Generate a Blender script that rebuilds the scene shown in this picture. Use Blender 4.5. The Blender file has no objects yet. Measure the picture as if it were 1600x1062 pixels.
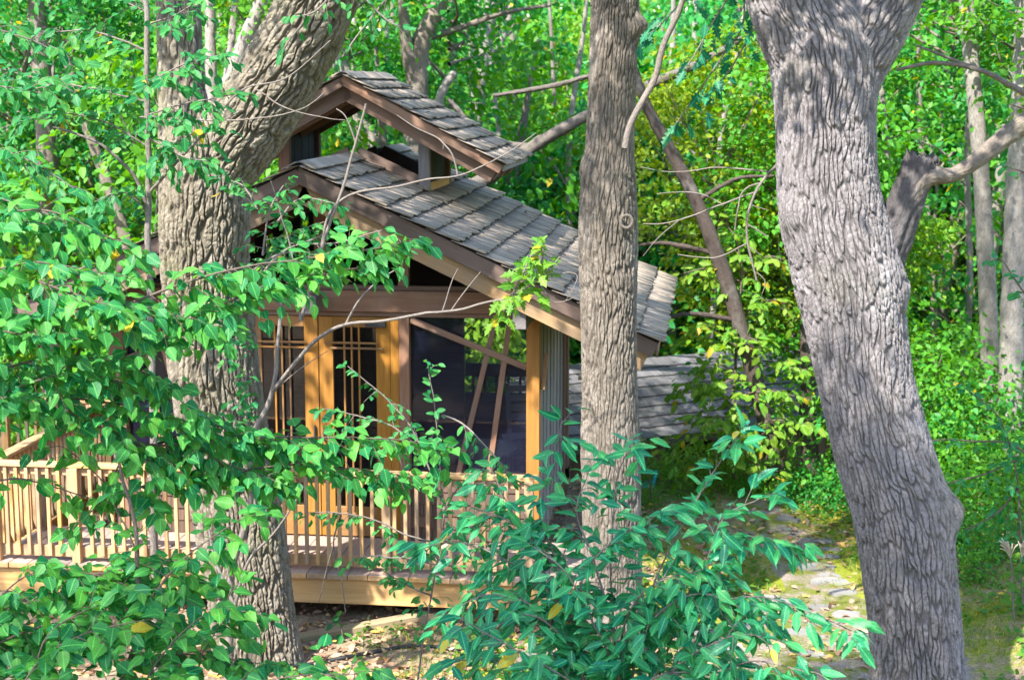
import bpy, bmesh, math, random
import numpy as np
from mathutils import Vector, Matrix

rng = np.random.default_rng(7)
random.seed(7)
SC = bpy.context.scene
COL = SC.collection

# ------------------------------------------------------------------ camera
FPX, VPX, VPY, CXP, CYP, HC = 2500.0, 1110.0, 140.0, 800.0, 531.0, 4.83
PITCH = math.atan((CYP - VPY) / FPX)
YAW = math.atan((VPX - CXP) / FPX * math.cos(PITCH))
cam = bpy.data.cameras.new('camera')
cam_o = bpy.data.objects.new('camera', cam)
COL.objects.link(cam_o)
cam_o.location = (0, 0, HC)
cam_o.rotation_euler = (math.pi / 2 - PITCH, 0, YAW)
cam.sensor_width = 36
cam.lens = 36 * FPX / 1600
cam.clip_start = 0.1
cam.clip_end = 600
cam.dof.use_dof = True
cam.dof.focus_distance = 13.0
cam.dof.aperture_fstop = 2.8
SC.camera = cam_o
SC.render.resolution_x, SC.render.resolution_y = 1024, 679

# ------------------------------------------------------------------ light
SUN_DIR = Vector((-0.40, -0.72, 0.95)).normalized()       # towards the sun
SUN_EL = math.asin(SUN_DIR.z)
SUN_AZ = math.atan2(SUN_DIR.x, SUN_DIR.y)
world = bpy.data.worlds.new("World")
SC.world = world
world.use_nodes = True
wn = world.node_tree.nodes
wl = world.node_tree.links
sky = wn.new('ShaderNodeTexSky')
sky.sky_type = 'NISHITA'
sky.sun_disc = False
sky.sun_elevation = SUN_EL
sky.sun_rotation = SUN_AZ
sky.air_density = 1.0
bg = wn['Background']
bg.inputs['Strength'].default_value = 0.15
wl.new(sky.outputs[0], bg.inputs[0])
sun = bpy.data.lights.new('sun', 'SUN')
sun.energy = 3.3
sun.angle = math.radians(0.5)
sun.color = (1.0, 0.93, 0.82)
sun_o = bpy.data.objects.new('sun', sun)
COL.objects.link(sun_o)
sun_o.location = (-20, -20, 40)
sun_o.rotation_euler = SUN_DIR.to_track_quat('Z', 'Y').to_euler()
SC.view_settings.view_transform = 'Standard'
SC.view_settings.look = 'None'
SC.view_settings.gamma = 1.0
SC.view_settings.use_curve_mapping = False
SC.view_settings.exposure = 2.35
SC.cycles.max_bounces = 10
SC.cycles.diffuse_bounces = 6
SC.cycles.glossy_bounces = 2
SC.cycles.transmission_bounces = 4
SC.cycles.transparent_max_bounces = 8
SC.cycles.caustics_reflective = False
SC.cycles.caustics_refractive = False
SC.cycles.sample_clamp_indirect = 6.0
SC.cycles.use_denoising = True

# ------------------------------------------------------------------ geometry of the view
_F = np.array([-math.sin(YAW) * math.cos(PITCH), math.cos(YAW) * math.cos(PITCH), -math.sin(PITCH)])
_R = np.array([math.cos(YAW), math.sin(YAW), 0.0])
_U = np.cross(_R, _F)


def at(x, y, Y):
    """world point seen at photo position x, y that stands at depth Y"""
    d = _F + _R * (x - CXP) / FPX - _U * (y - CYP) / FPX
    q = d * (Y / d[1])
    q[2] += HC
    return q


def on(x, y, z):
    """world point seen at photo position x, y that lies at height z"""
    d = _F + _R * (x - CXP) / FPX - _U * (y - CYP) / FPX
    q = d * ((z - HC) / d[2])
    q[2] += HC
    return q


def project(P):
    P = np.asarray(P, float) - [0, 0, HC]
    w = P @ _F
    return np.stack([CXP + FPX * (P @ _R) / w, CYP - FPX * (P @ _U) / w, w], -1)


# ------------------------------------------------------------------ noise
def _hash(*k):
    h = np.zeros(np.shape(k[0]), np.uint64)
    for i, a in enumerate(k):
        h = h ^ (np.asarray(a).astype(np.int64).astype(np.uint64) * np.uint64([0x9E3779B97F4A7C15, 0xC2B2AE3D27D4EB4F, 0x165667B19E3779F9, 0x27D4EB2F165667C5][i]))
        h = (h ^ (h >> np.uint64(29))) * np.uint64(0xBF58476D1CE4E5B9)
    h = h ^ (h >> np.uint64(32))
    return (h & np.uint64(0xFFFFFF)).astype(float) / 0xFFFFFF


def vnoise(p, seed=0):
    p = np.asarray(p, float)
    i = np.floor(p).astype(np.int64)
    f = p - i
    f = f * f * (3 - 2 * f)
    out = 0
    dim = p.shape[-1]
    for c in range(1 << dim):
        w = 1.0
        ks = []
        for d in range(dim):
            b = (c >> d) & 1
            w = w * (f[..., d] if b else 1 - f[..., d])
            ks.append(i[..., d] + b)
        while len(ks) < 3:
            ks.append(np.zeros_like(ks[0]))
        out = out + w * _hash(*ks, np.full_like(ks[0], seed))
    return out


def fbm(p, seed=0, octv=4):
    p = np.asarray(p, float)
    s, a, t = 0, 0.5, 0
    for o in range(octv):
        s = s + a * vnoise(p, seed + o)
        t += a
        a *= .5
        p = p * 2.03
    return s / t


def worley_edge(a, b, na, seed=0):
    """F2-F1 on a grid that wraps in a with period na"""
    ia, ib = np.floor(a).astype(np.int64), np.floor(b).astype(np.int64)
    f1 = np.full(a.shape, 9.0)
    f2 = np.full(a.shape, 9.0)
    for da in (-1, 0, 1):
        for db in (-1, 0, 1):
            ca, cb = ia + da, ib + db
            wa = np.mod(ca, na)
            ja = _hash(wa, cb, np.full_like(cb, seed)) * .9 + .05
            jb = _hash(wa, cb, np.full_like(cb, seed + 51)) * .9 + .05
            d = np.hypot(ca + ja - a, cb + jb - b)
            f2 = np.minimum(f2, np.maximum(f1, d))
            f1 = np.minimum(f1, d)
    return f2 - f1


# ------------------------------------------------------------------ objects
W = {}


def add(name, data, M=None, parent=None):
    o = bpy.data.objects.new(name, data)
    COL.objects.link(o)
    M = Matrix.Identity(4) if M is None else M
    if parent is not None:
        o.parent = parent
        o.matrix_basis = W[parent.name].inverted() @ M
    else:
        o.matrix_basis = M
    W[o.name] = M.copy()
    return o


def tag(o, label=None, cat=None, group=None, kind=None):
    if label: o['label'] = label
    if cat: o['category'] = cat
    if group: o['group'] = group
    if kind: o['kind'] = kind
    return o


def thing(name, loc, label, cat, group=None):
    o = add(name, None, Matrix.Translation(Vector(loc)))
    o.empty_display_size = .2
    return tag(o, label, cat, group)


def mesh_np(name, V, F, mat=None, uv=None, rnd=None, smooth=False):
    """V (n,3); F (m,k) with k = 3 or 4; uv per loop (m*k,2); rnd per vertex"""
    V = np.ascontiguousarray(V, np.float32)
    F = np.ascontiguousarray(F, np.int32)
    me = bpy.data.meshes.new(name)
    m, k = F.shape
    me.vertices.add(len(V))
    me.vertices.foreach_set('co', V.ravel())
    me.loops.add(m * k)
    me.loops.foreach_set('vertex_index', F.ravel())
    me.polygons.add(m)
    me.polygons.foreach_set('loop_start', np.arange(0, m * k, k, dtype=np.int32))
    me.polygons.foreach_set('loop_total', np.full(m, k, np.int32))
    if smooth:
        me.polygons.foreach_set('use_smooth', np.ones(m, bool))
    if uv is not None:
        l = me.uv_layers.new(name='UVMap')
        l.data.foreach_set('uv', np.ascontiguousarray(uv, np.float32).ravel())
    if rnd is not None:
        a = me.attributes.new('rnd', 'FLOAT', 'POINT')
        a.data.foreach_set('value', np.ascontiguousarray(rnd, np.float32))
    me.update(calc_edges=True)
    if mat: me.materials.append(mat)
    return me


# ------------------------------------------------------------------ materials
class NT:
    def __init__(self, name):
        self.m = bpy.data.materials.new(name)
        self.m.use_nodes = True
        self.t = self.m.node_tree
        self.n = self.t.nodes
        self.b = self.n['Principled BSDF']
        self.out = self.n['Material Output']

    def new(self, typ, **kw):
        nd = self.n.new(typ)
        for k, v in kw.items():
            if k in nd.inputs:
                self.put(nd.inputs[k], v)
            else:
                setattr(nd, k, v)
        return nd

    def put(self, sock, v):
        if isinstance(v, bpy.types.NodeSocket):
            self.t.links.new(v, sock)
        else:
            sock.default_value = v

    def math(self, op, a, b=0.0, c=0.0, clamp=False):
        nd = self.n.new('ShaderNodeMath')
        nd.operation = op
        nd.use_clamp = clamp
        for i, v in enumerate((a, b, c)): self.put(nd.inputs[i], v)
        return nd.outputs[0]

    def mix(self, f, a, b, mode='MIX'):
        nd = self.n.new('ShaderNodeMix')
        nd.data_type = 'RGBA'
        nd.blend_type = mode
        self.put(nd.inputs[0], f)
        self.put(nd.inputs[6], a if not isinstance(a, tuple) else (*a, 1)[:4])
        self.put(nd.inputs[7], b if not isinstance(b, tuple) else (*b, 1)[:4])
        return nd.outputs[2]

    def ramp(self, f, stops):
        nd = self.n.new('ShaderNodeValToRGB')
        e = nd.color_ramp.elements
        while len(e) < len(stops): e.new(0.5)
        for i, (p, c) in enumerate(stops):
            e[i].position = p
            e[i].color = (*c, 1) if isinstance(c, tuple) else (c, c, c, 1)
        self.put(nd.inputs[0], f)
        return nd.outputs[0]

    def noise(self, vec, scale, detail=4, rough=.55, dist=0.0):
        nd = self.n.new('ShaderNodeTexNoise')
        nd.inputs['Scale'].default_value = scale
        nd.inputs['Detail'].default_value = detail
        nd.inputs['Roughness'].default_value = rough
        nd.inputs['Distortion'].default_value = dist
        self.put(nd.inputs['Vector'], vec)
        return nd.outputs[0]

    def coord(self, which='Object'):
        return self.n.new('ShaderNodeTexCoord').outputs[which]

    def mapping(self, vec, scale=(1, 1, 1), loc=(0, 0, 0)):
        nd = self.n.new('ShaderNodeMapping')
        self.put(nd.inputs['Vector'], vec)
        self.put(nd.inputs['Scale'], scale)
        self.put(nd.inputs['Location'], loc)
        return nd.outputs[0]

    def rnd(self):
        a = self.n.new('ShaderNodeAttribute')
        a.attribute_name = 'rnd'
        oi = self.n.new('ShaderNodeObjectInfo')
        return self.math('FRACT', self.math('ADD', a.outputs['Fac'], oi.outputs['Random']))

    def bump(self, h, strength=.5, dist=.01):
        nd = self.n.new('ShaderNodeBump')
        nd.inputs['Strength'].default_value = strength
        nd.inputs['Distance'].default_value = dist
        self.put(nd.inputs['Height'], h)
        self.t.links.new(nd.outputs[0], self.b.inputs['Normal'])
        return nd.outputs[0]

    def done(self, color, rough=.7, spec=.3):
        self.put(self.b.inputs['Base Color'], color if not isinstance(color, tuple) else (*color, 1)[:4])
        self.put(self.b.inputs['Roughness'], rough)
        self.b.inputs['Specular IOR Level'].default_value = spec
        return self.m


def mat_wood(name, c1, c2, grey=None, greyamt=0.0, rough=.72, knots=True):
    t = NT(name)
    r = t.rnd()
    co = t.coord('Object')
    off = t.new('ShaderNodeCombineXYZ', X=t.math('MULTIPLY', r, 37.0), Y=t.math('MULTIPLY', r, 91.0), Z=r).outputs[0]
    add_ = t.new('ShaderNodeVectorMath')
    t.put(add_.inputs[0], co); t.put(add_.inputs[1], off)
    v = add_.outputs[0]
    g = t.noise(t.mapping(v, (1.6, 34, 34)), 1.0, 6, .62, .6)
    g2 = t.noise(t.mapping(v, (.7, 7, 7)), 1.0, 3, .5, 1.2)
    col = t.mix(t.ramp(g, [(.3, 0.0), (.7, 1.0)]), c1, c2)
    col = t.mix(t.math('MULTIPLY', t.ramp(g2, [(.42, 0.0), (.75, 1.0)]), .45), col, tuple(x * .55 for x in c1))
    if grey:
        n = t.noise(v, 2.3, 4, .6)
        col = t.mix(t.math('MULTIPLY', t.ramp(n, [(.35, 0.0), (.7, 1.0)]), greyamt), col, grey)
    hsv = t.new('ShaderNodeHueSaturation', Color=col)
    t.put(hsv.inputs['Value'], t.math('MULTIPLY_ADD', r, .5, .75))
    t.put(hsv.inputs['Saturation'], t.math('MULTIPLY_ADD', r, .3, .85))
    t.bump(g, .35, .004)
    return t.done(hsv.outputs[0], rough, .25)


M_CEDAR = mat_wood('cedar_rail', (.40, .225, .09), (.55, .35, .175), (.36, .28, .20), .65)
M_FASCIA = mat_wood('cedar_fascia', (.50, .27, .085), (.66, .40, .16), (.45, .33, .2), .3)
M_DECK = mat_wood('deck_board', (.28, .20, .16), (.38, .29, .24), (.30, .27, .26), .5)
M_DOOR = mat_wood('door_oak', (.225, .115, .040), (.32, .17, .065), None, 0, .5)
M_BROWN = mat_wood('brown_timber', (.14, .075, .05), (.22, .13, .09), (.2, .15, .12), .5)
M_DARK = mat_wood('dark_fascia', (.085, .058, .048), (.14, .10, .085), (.16, .13, .115), .4)
M_RAKE = mat_wood('weathered_rafter', (.22, .14, .075), (.36, .25, .15), (.16, .13, .10), .7)
M_GREYW = mat_wood('grey_timber', (.18, .16, .165), (.27, .25, .255), (.14, .12, .12), .5)
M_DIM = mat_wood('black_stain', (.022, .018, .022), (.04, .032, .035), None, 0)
M_SHINGLE = mat_wood('roof_shake', (.22, .18, .145), (.385, .325, .27), (.11, .09, .07), .7, .85)
M_SHINGLE2 = mat_wood('old_roof_shake', (.085, .082, .09), (.155, .15, .165), (.06, .07, .06), .6, .85)
M_SIDING = mat_wood('siding_shingle', (.085, .055, .042), (.14, .092, .07), (.1, .07, .06), .5, .85)
M_TIMBER = mat_wood('mossy_timber', (.20, .15, .10), (.29, .23, .16), (.13, .14, .07), .5, .9)
M_FURN = mat_wood('chair_paint', (.16, .15, .16), (.2, .19, .2), None, 0, .5)
M_REDW = mat_wood('red_rafter', (.40, .13, .04), (.5, .18, .06), None, 0, .6)


def mat_bark(name, c1, c2, moss=(.10, .11, .035), mossamt=.3, lich=(.42, .42, .40), lichamt=.25, fine=60., bs=.5):
    t = NT(name)
    uv = t.coord('UV')
    n1 = t.noise(t.mapping(uv, (9, 2.2, 1)), 1.0, 5, .6, .3)
    n2 = t.noise(t.mapping(uv, (fine, fine * .4, 1)), 1.0, 8, .78, .3)
    n3 = t.noise(uv, 1.3, 4, .6)
    n4 = t.noise(t.mapping(uv, (1, .6, 1), (7, 3, 0)), 2.6, 5, .65)
    col = t.mix(t.ramp(n1, [(.3, 0.0), (.7, 1.0)]), c1, c2)
    col = t.mix(t.math('MULTIPLY', t.ramp(n2, [(.40, 1.0), (.56, 0.0)]), .7), col, tuple(x * .5 for x in c1))
    n5 = t.noise(t.mapping(uv, (fine * 2.2, fine * 1.6, 1), (3, 1, 0)), 1.0, 4, .7)
    col = t.mix(t.math('MULTIPLY', t.ramp(n5, [(.55, 0.0), (.68, 1.0)]), .5), col, tuple(min(1, x * 1.5) for x in c2))
    col = t.mix(t.math('MULTIPLY', t.ramp(n3, [(.52, 0.0), (.72, 1.0)]), mossamt), col, moss)
    col = t.mix(t.math('MULTIPLY', t.ramp(n4, [(.55, 0.0), (.70, 1.0)]), lichamt), col, lich)
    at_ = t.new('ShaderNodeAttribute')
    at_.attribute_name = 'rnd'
    col = t.mix(t.math('MULTIPLY', at_.outputs['Fac'], .62), col, tuple(x * .34 for x in c1))     # fissures: dark inner bark, plus groove shade painted into the colour
    t.bump(t.math('ADD', n2, t.math('MULTIPLY', n1, .6)), bs + .35, .016)
    return t.done(col, .9, .15)


M_BARK_OAK = mat_bark('oak_bark', (.165, .143, .11), (.28, .25, .20), (.115, .13, .04), .65)
M_BARK_GREY = mat_bark('grey_bark', (.165, .150, .155), (.285, .262, .27), (.10, .10, .05), .35, (.42, .40, .42), .45)
M_BARK_MID = mat_bark('brown_grey_bark', (.145, .125, .105), (.25, .22, .19), (.15, .13, .10), .3, (.42, .38, .35), .5)
M_BARK_PALE = mat_bark('pale_bark', (.20, .18, .165), (.32, .295, .27), (.14, .14, .08), .25, (.38, .365, .34), .4, 40.)
M_BARK_DARK = mat_bark('dark_bark', (.055, .042, .038), (.10, .08, .07), (.06, .06, .03), .3)
M_BARK_BACK = mat_bark('wood_bark', (.15, .125, .105), (.24, .205, .175), (.09, .10, .045), .35)
M_BARK_DARK2 = mat_bark('weathered_bark', (.10, .085, .075), (.17, .15, .135), (.1, .11, .05), .4)
M_TWIG = mat_bark('twig_bark', (.15, .128, .115), (.26, .23, .21), (.14, .14, .08), .2)
M_TWIGD = mat_bark('twig_bark_dark', (.11, .085, .07), (.19, .15, .12), (.12, .12, .06), .2)
M_SNAG = mat_bark('charred_wood', (.06, .056, .06), (.12, .112, .115), (.1, .09, .08), .2, (.16, .14, .14), .3)


def mat_leaf(name, c1, c2, back=None, trans=.45, rough=.5, spec=.26, yellow=.02, ycol=(.5, .36, .03), objcol=False, veins=True):
    t = NT(name)
    r = t.rnd()
    col = t.mix(r, c1, c2)
    if objcol:
        oi = t.new('ShaderNodeObjectInfo')
        col = t.mix(1.0, col, oi.outputs['Color'], 'MULTIPLY')
    col = t.mix(t.math('GREATER_THAN', t.math('FRACT', t.math('MULTIPLY', r, 17.31)), 1.0 - yellow), col, ycol)
    if veins:
        uv = t.new('ShaderNodeSeparateXYZ')
        t.put(uv.inputs[0], t.coord('UV'))
        u, v = uv.outputs[0], uv.outputs[1]
        av = t.math('ABSOLUTE', t.math('SUBTRACT', v, .5))
        mid = t.math('LESS_THAN', av, .022)
        side = t.math('SINE', t.math('MULTIPLY', t.math('SUBTRACT', u, t.math('MULTIPLY', av, .9)), 46.0))
        vein = t.math('MAXIMUM', mid, t.math('MULTIPLY', t.math('GREATER_THAN', side, .93), .5))
        col = t.mix(t.math('MULTIPLY', vein, .55), col, tuple(min(1, x * 1.9 + .03) for x in c2))
        t.bump(t.math('MULTIPLY', side, .5), .25, .002)
        sp = t.noise(t.coord('UV'), 5.0, 4, .7)
        ob = t.math('MULTIPLY', t.ramp(t.math('ADD', sp, t.math('MULTIPLY', t.math('SUBTRACT', r, .5), .25)), [(.66, 0.0), (.72, 1.0)]), .75)
        col = t.mix(ob, col, (.20, .15, .035))                       # browned spots on some blades
    # blotchy wear on the blade
    n = t.noise(t.coord('Object'), 9.0, 3, .6)
    hsv = t.new('ShaderNodeHueSaturation', Color=col)
    t.put(hsv.inputs['Value'], t.math('MULTIPLY_ADD', n, .9, .55))
    col = hsv.outputs[0]
    t.done(col, rough, spec)
    tr = t.new('ShaderNodeBsdfTranslucent')
    hs2 = t.new('ShaderNodeHueSaturation', Color=col)
    hs2.inputs['Hue'].default_value = .475
    hs2.inputs['Saturation'].default_value = 1.1
    hs2.inputs['Value'].default_value = 1.5
    t.put(tr.inputs['Color'], hs2.outputs[0])
    mx = t.new('ShaderNodeMixShader')
    mx.inputs[0].default_value = trans
    t.t.links.new(t.b.outputs[0], mx.inputs[1])
    t.t.links.new(tr.outputs[0], mx.inputs[2])
    t.t.links.new(mx.outputs[0], t.out.inputs['Surface'])
    return t.m


M_LEAF_L = mat_leaf('broad_leaf', (.008, .14, .055), (.075, .30, .04), trans=.42, yellow=.002)
M_LEAF_S = mat_leaf('sapling_leaf', (.012, .14, .05), (.04, .20, .04), trans=.4, yellow=.008)
M_LEAF_R = mat_leaf('lance_leaf', (.006, .14, .08), (.045, .27, .08), trans=.3, yellow=.008, rough=.36)
M_LEAF_O = mat_leaf('lobed_leaf', (.05, .19, .02), (.12, .25, .02), trans=.45, yellow=.05)
M_LEAF_Y = mat_leaf('yellow_green_leaf', (.06, .21, .018), (.17, .29, .025), trans=.5, yellow=.04, ycol=(.5, .33, .02))
M_LEAF_T = mat_leaf('teal_lobed_leaf', (.008, .11, .06), (.012, .15, .06), trans=.3, yellow=0.)
M_LEAF_BG = mat_leaf('canopy_leaf', (.6, .7, .5), (1.2, 1.1, .8), trans=.43, yellow=.005, objcol=True, veins=False, ycol=(.45, .36, .03), spec=.3)
M_LEAF_GC = mat_leaf('ground_leaf', (.03, .15, .02), (.10, .21, .02), trans=.4, yellow=.03, veins=False)


def mat_ground():
    t = NT('woodland_floor')
    co = t.coord('Object')
    n1 = t.noise(co, .55, 5, .6, .4)
    n2 = t.noise(co, 4.5, 6, .7)
    n3 = t.noise(co, 24., 5, .7)
    dirt = t.mix(t.ramp(n3, [(.35, 0.0), (.65, 1.0)]), (.15, .105, .075), (.33, .25, .19))
    mosc = t.mix(t.ramp(n3, [(.3, 0.0), (.7, 1.0)]), (.10, .135, .014), (.25, .26, .03))
    f = t.ramp(t.math('ADD', t.math('MULTIPLY', n1, .65), t.math('MULTIPLY', n2, .35)), [(.43, 0.0), (.53, 1.0)])
    sx = t.new('ShaderNodeSeparateXYZ')
    t.put(sx.inputs[0], co)
    f = t.math('MULTIPLY', f, t.ramp(t.math('MULTIPLY_ADD', t.math('ADD', sx.outputs[0], n2), .4, .45), [(.0, .12), (.5, 1.0)]))
    col = t.mix(f, dirt, mosc)
    t.bump(t.math('ADD', n3, t.math('MULTIPLY', n2, 1.5)), .8, .03)
    return t.done(col, .95, .1)


def mat_gravel():
    t = NT('path_gravel')
    co = t.coord('Object')
    v = t.new('ShaderNodeTexVoronoi')
    v.inputs['Scale'].default_value = 42.
    t.put(v.inputs['Vector'], co)
    n = t.noise(co, 3.0, 5, .65)
    col = t.mix(v.outputs['Color'], (.14, .115, .095), (.25, .21, .185))
    col = t.mix(t.ramp(n, [(.42, 0.0), (.56, 1.0)]), col, (.11, .125, .022))
    t.bump(v.outputs['Distance'], .7, .015)
    return t.done(col, .9, .15)


def mat_stone():
    t = NT('flagstone')
    co = t.coord('Object')
    r = t.rnd()
    n = t.noise(co, 6., 6, .65)
    n2 = t.noise(co, 2.2, 4, .6)
    col = t.mix(n, (.13, .128, .125), (.24, .23, .215))
    col = t.mix(t.math('MULTIPLY', t.ramp(n2, [(.5, 0.0), (.65, 1.0)]), .7), col, (.12, .14, .04))
    hsv = t.new('ShaderNodeHueSaturation', Color=col)
    t.put(hsv.inputs['Value'], t.math('MULTIPLY_ADD', r, .4, .8))
    t.bump(n, .6, .02)
    return t.done(hsv.outputs[0], .9, .2)


def mat_litter():
    t = NT('fallen_leaf')
    r = t.rnd()
    col = t.ramp(r, [(0.0, (.16, .085, .05)), (.35, (.27, .16, .10)), (.7, (.40, .27, .19)), (.93, (.48, .30, .07))])
    return t.done(col, .8, .2)


def mat_plain(name, c, rough=.6, spec=.4, var=.15, scale=8.):
    t = NT(name)
    n = t.noise(t.coord('Object'), scale, 4, .6)
    col = t.mix(n, tuple(x * (1 - var) for x in c), tuple(min(1, x * (1 + var)) for x in c))
    return t.done(col, rough, spec)


def mat_screen(name, dens, c, gloss=.0):
    t = NT(name)
    tr = t.new('ShaderNodeBsdfTransparent')
    mx = t.new('ShaderNodeMixShader')
    mx.inputs[0].default_value = dens
    if gloss:
        lw = t.new('ShaderNodeFresnel')
        lw.inputs[0].default_value = 1.5
        t.put(mx.inputs[0], t.math('MULTIPLY_ADD', lw.outputs[0], gloss, dens))
        t.done(c, .03, 1.0)
        g = t.new('ShaderNodeBsdfGlossy')
        g.inputs['Roughness'].default_value = .02
        t.t.links.new(g.outputs[0], mx.inputs[2])
    else:
        t.done(c, .6, .1)
        t.t.links.new(t.b.outputs[0], mx.inputs[2])
    t.t.links.new(tr.outputs[0], mx.inputs[1])
    t.t.links.new(mx.outputs[0], t.out.inputs['Surface'])
    return t.m


M_GROUND, M_GRAVEL, M_STONE, M_LITTER = mat_ground(), mat_gravel(), mat_stone(), mat_litter()
M_SCREEN = mat_screen('insect_screen', .20, (.025, .03, .075))
M_GLASS = mat_screen('window_glass', .03, (.8, .85, .85), 1.0)
M_TURQ = mat_plain('turquoise_paint', (.03, .42, .50))
M_HOSE = mat_plain('black_rubber', (.02, .02, .022), .5)
M_GRASS = mat_leaf('grass_blade', (.06, .16, .015), (.20, .25, .03), trans=.35, yellow=.05, veins=False)
M_STEEL = mat_plain('dark_metal', (.04, .04, .045), .4)
M_PLUME = mat_plain('dry_flower', (.38, .33, .24), .9, .1)

# ------------------------------------------------------------------ boards
_bc = {}


def box_mesh(L, w, h, mat, bev=.004, endmat=None):
    k = (round(L, 3), round(w, 3), round(h, 3), mat.name, bev, endmat)
    if k not in _bc:
        bm = bmesh.new()
        bmesh.ops.create_cube(bm, size=1.0)
        for v in bm.verts: v.co = Vector((v.co.x * L, v.co.y * w, v.co.z * h))
        if bev and min(L, w, h) > bev * 3:
            bmesh.ops.bevel(bm, geom=bm.edges[:], offset=bev, segments=1, affect='EDGES', profile=.5)
        me = bpy.data.meshes.new('board')
        bm.to_mesh(me)
        bm.free()
        me.materials.append(mat)
        if endmat:
            me.materials.append(endmat)
            for p in me.polygons:
                if abs(p.normal.x) > .6: p.material_index = 1
        _bc[k] = me
    return _bc[k]


def board(name, a, b, w, h, mat, parent=None, up=(0, 0, 1), bev=.004, endmat=None):
    """a straight board from a to b; w across, h along up; its grain runs along its length"""
    a, b = Vector(a), Vector(b)
    x = (b - a).normalized()
    y = Vector(up).cross(x).normalized()
    z = x.cross(y)
    M = Matrix((x, y, z)).transposed().to_4x4()
    M.translation = (a + b) / 2
    return add(name, box_mesh((b - a).length, w, h, mat, bev, endmat), M, parent)


def prism(name, pts, depth, mat, parent=None):
    """polygon pts in world x,z extruded along y from y0 to y1 (depth=(y0,y1))"""
    y0, y1 = depth
    bm = bmesh.new()
    f = bm.faces.new([bm.verts.new((x, y0, z)) for x, z in pts])
    r = bmesh.ops.extrude_face_region(bm, geom=[f])
    for v in r['geom']:
        if isinstance(v, bmesh.types.BMVert): v.co.y = y1
    bmesh.ops.recalc_face_normals(bm, faces=bm.faces[:])
    me = bpy.data.meshes.new(name)
    bm.to_mesh(me)
    bm.free()
    me.materials.append(mat)
    return add(name, me, None, parent) if parent is None else add(name, me, Matrix.Identity(4), parent)


# ------------------------------------------------------------------ tubes
def catmull(P, n):
    """resample a path; n = number of points, or their positions as fractions of its length"""
    P = np.asarray(P, float)
    Q = np.vstack([2 * P[0] - P[1], P, 2 * P[-1] - P[-2]])
    seg = len(P) - 1
    d = np.linalg.norm(np.diff(P[:, :3], axis=0), axis=1)
    cum = np.concatenate([[0], np.cumsum(d)])
    s = np.linspace(0, cum[-1], n) if np.isscalar(n) else np.asarray(n) * cum[-1]
    i = np.clip(np.searchsorted(cum, s, 'right') - 1, 0, seg - 1)
    t = ((s - cum[i]) / np.maximum(d[i], 1e-9))[:, None]
    p0, p1, p2, p3 = Q[i], Q[i + 1], Q[i + 2], Q[i + 3]
    return .5 * (2 * p1 + (p2 - p0) * t + (2 * p0 - 5 * p1 + 4 * p2 - p3) * t ** 2 + (3 * p1 - p0 - 3 * p2 + p3) * t ** 3), s


def tube_arrays(P, R, sides=8, n=None, disp=None, dense=False):
    P = np.asarray(P, float)
    if n is None: n = max(2, (len(P) - 1) * 4 + 1)
    A, s = catmull(np.column_stack([P, R]), n)
    C, r = A[:, :3], np.maximum(A[:, 3], .0005)
    n = len(C)
    T = np.gradient(C, axis=0)
    T /= np.linalg.norm(T, axis=1)[:, None] + 1e-12
    ref = np.array([0, 1., 0]) if abs(T[0][1]) < .9 else np.array([1., 0, 0])
    B1 = np.zeros_like(C)
    b = np.cross(T[0], ref)
    b /= np.linalg.norm(b)
    for i in range(n):
        b = b - T[i] * (b @ T[i])
        b /= np.linalg.norm(b) + 1e-12
        B1[i] = b
    B2 = np.cross(T, B1)
    th = np.linspace(0, 2 * math.pi, sides, endpoint=False)
    if dense:      # more of the sides on the half that faces the lawn and the camera's slope
        m_ = n // 2
        v = np.array([0, 0, HC]) - C[m_]
        c0 = math.atan2(v @ B2[m_], v @ B1[m_])
        th = c0 + (th - math.pi) - .55 * np.sin(th - math.pi)
    dirs = B1[:, None, :] * np.cos(th)[None, :, None] + B2[:, None, :] * np.sin(th)[None, :, None]
    rr = np.repeat(r[:, None], sides, 1)
    if disp is not None:
        dd = disp(np.repeat(th[None], n, 0), np.repeat(s[:, None], sides, 1), rr, C[:, None, :] + dirs * rr[..., None])
        rr = rr + dd
    V = (C[:, None, :] + dirs * rr[..., None]).reshape(-1, 3)
    i, j = np.meshgrid(np.arange(n - 1), np.arange(sides), indexing='ij')
    j2 = (j + 1) % sides
    F = np.stack([i * sides + j, i * sides + j2, (i + 1) * sides + j2, (i + 1) * sides + j], -1).reshape(-1, 4)
    circ = 2 * math.pi * float(np.mean(r))
    tu = np.append(th, th[0] + 2 * math.pi) / (2 * math.pi) * circ
    u0, u1 = tu[j], tu[j + 1]
    v0, v1 = s[i], s[i + 1]
    uv = np.stack([np.stack([u0, v0], -1), np.stack([u1, v0], -1), np.stack([u1, v1], -1), np.stack([u0, v1], -1)], -2).reshape(-1, 2)
    return V, F, uv


def join(parts):
    Vs, Fs, us, o = [], [], [], 0
    for V, F, u in parts:
        Vs.append(V); Fs.append(F + o); us.append(u); o += len(V)
    return np.vstack(Vs), np.vstack(Fs), np.vstack(us)


def tube_mesh(name, parts, mat):
    V, F, u = join(parts)
    return mesh_np(name, V, F, mat, u, None, True)


def pxpath(pts, Y=None):
    """[(x, y, width px[, Y])] -> world centres and radii"""
    P, R = [], []
    for p in pts:
        d = p[3] if len(p) > 3 else Y
        P.append(at(p[0], p[1], d))
        R.append(p[2] / 2 * d / FPX / 0.99)
    return np.array(P), np.array(R)


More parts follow.
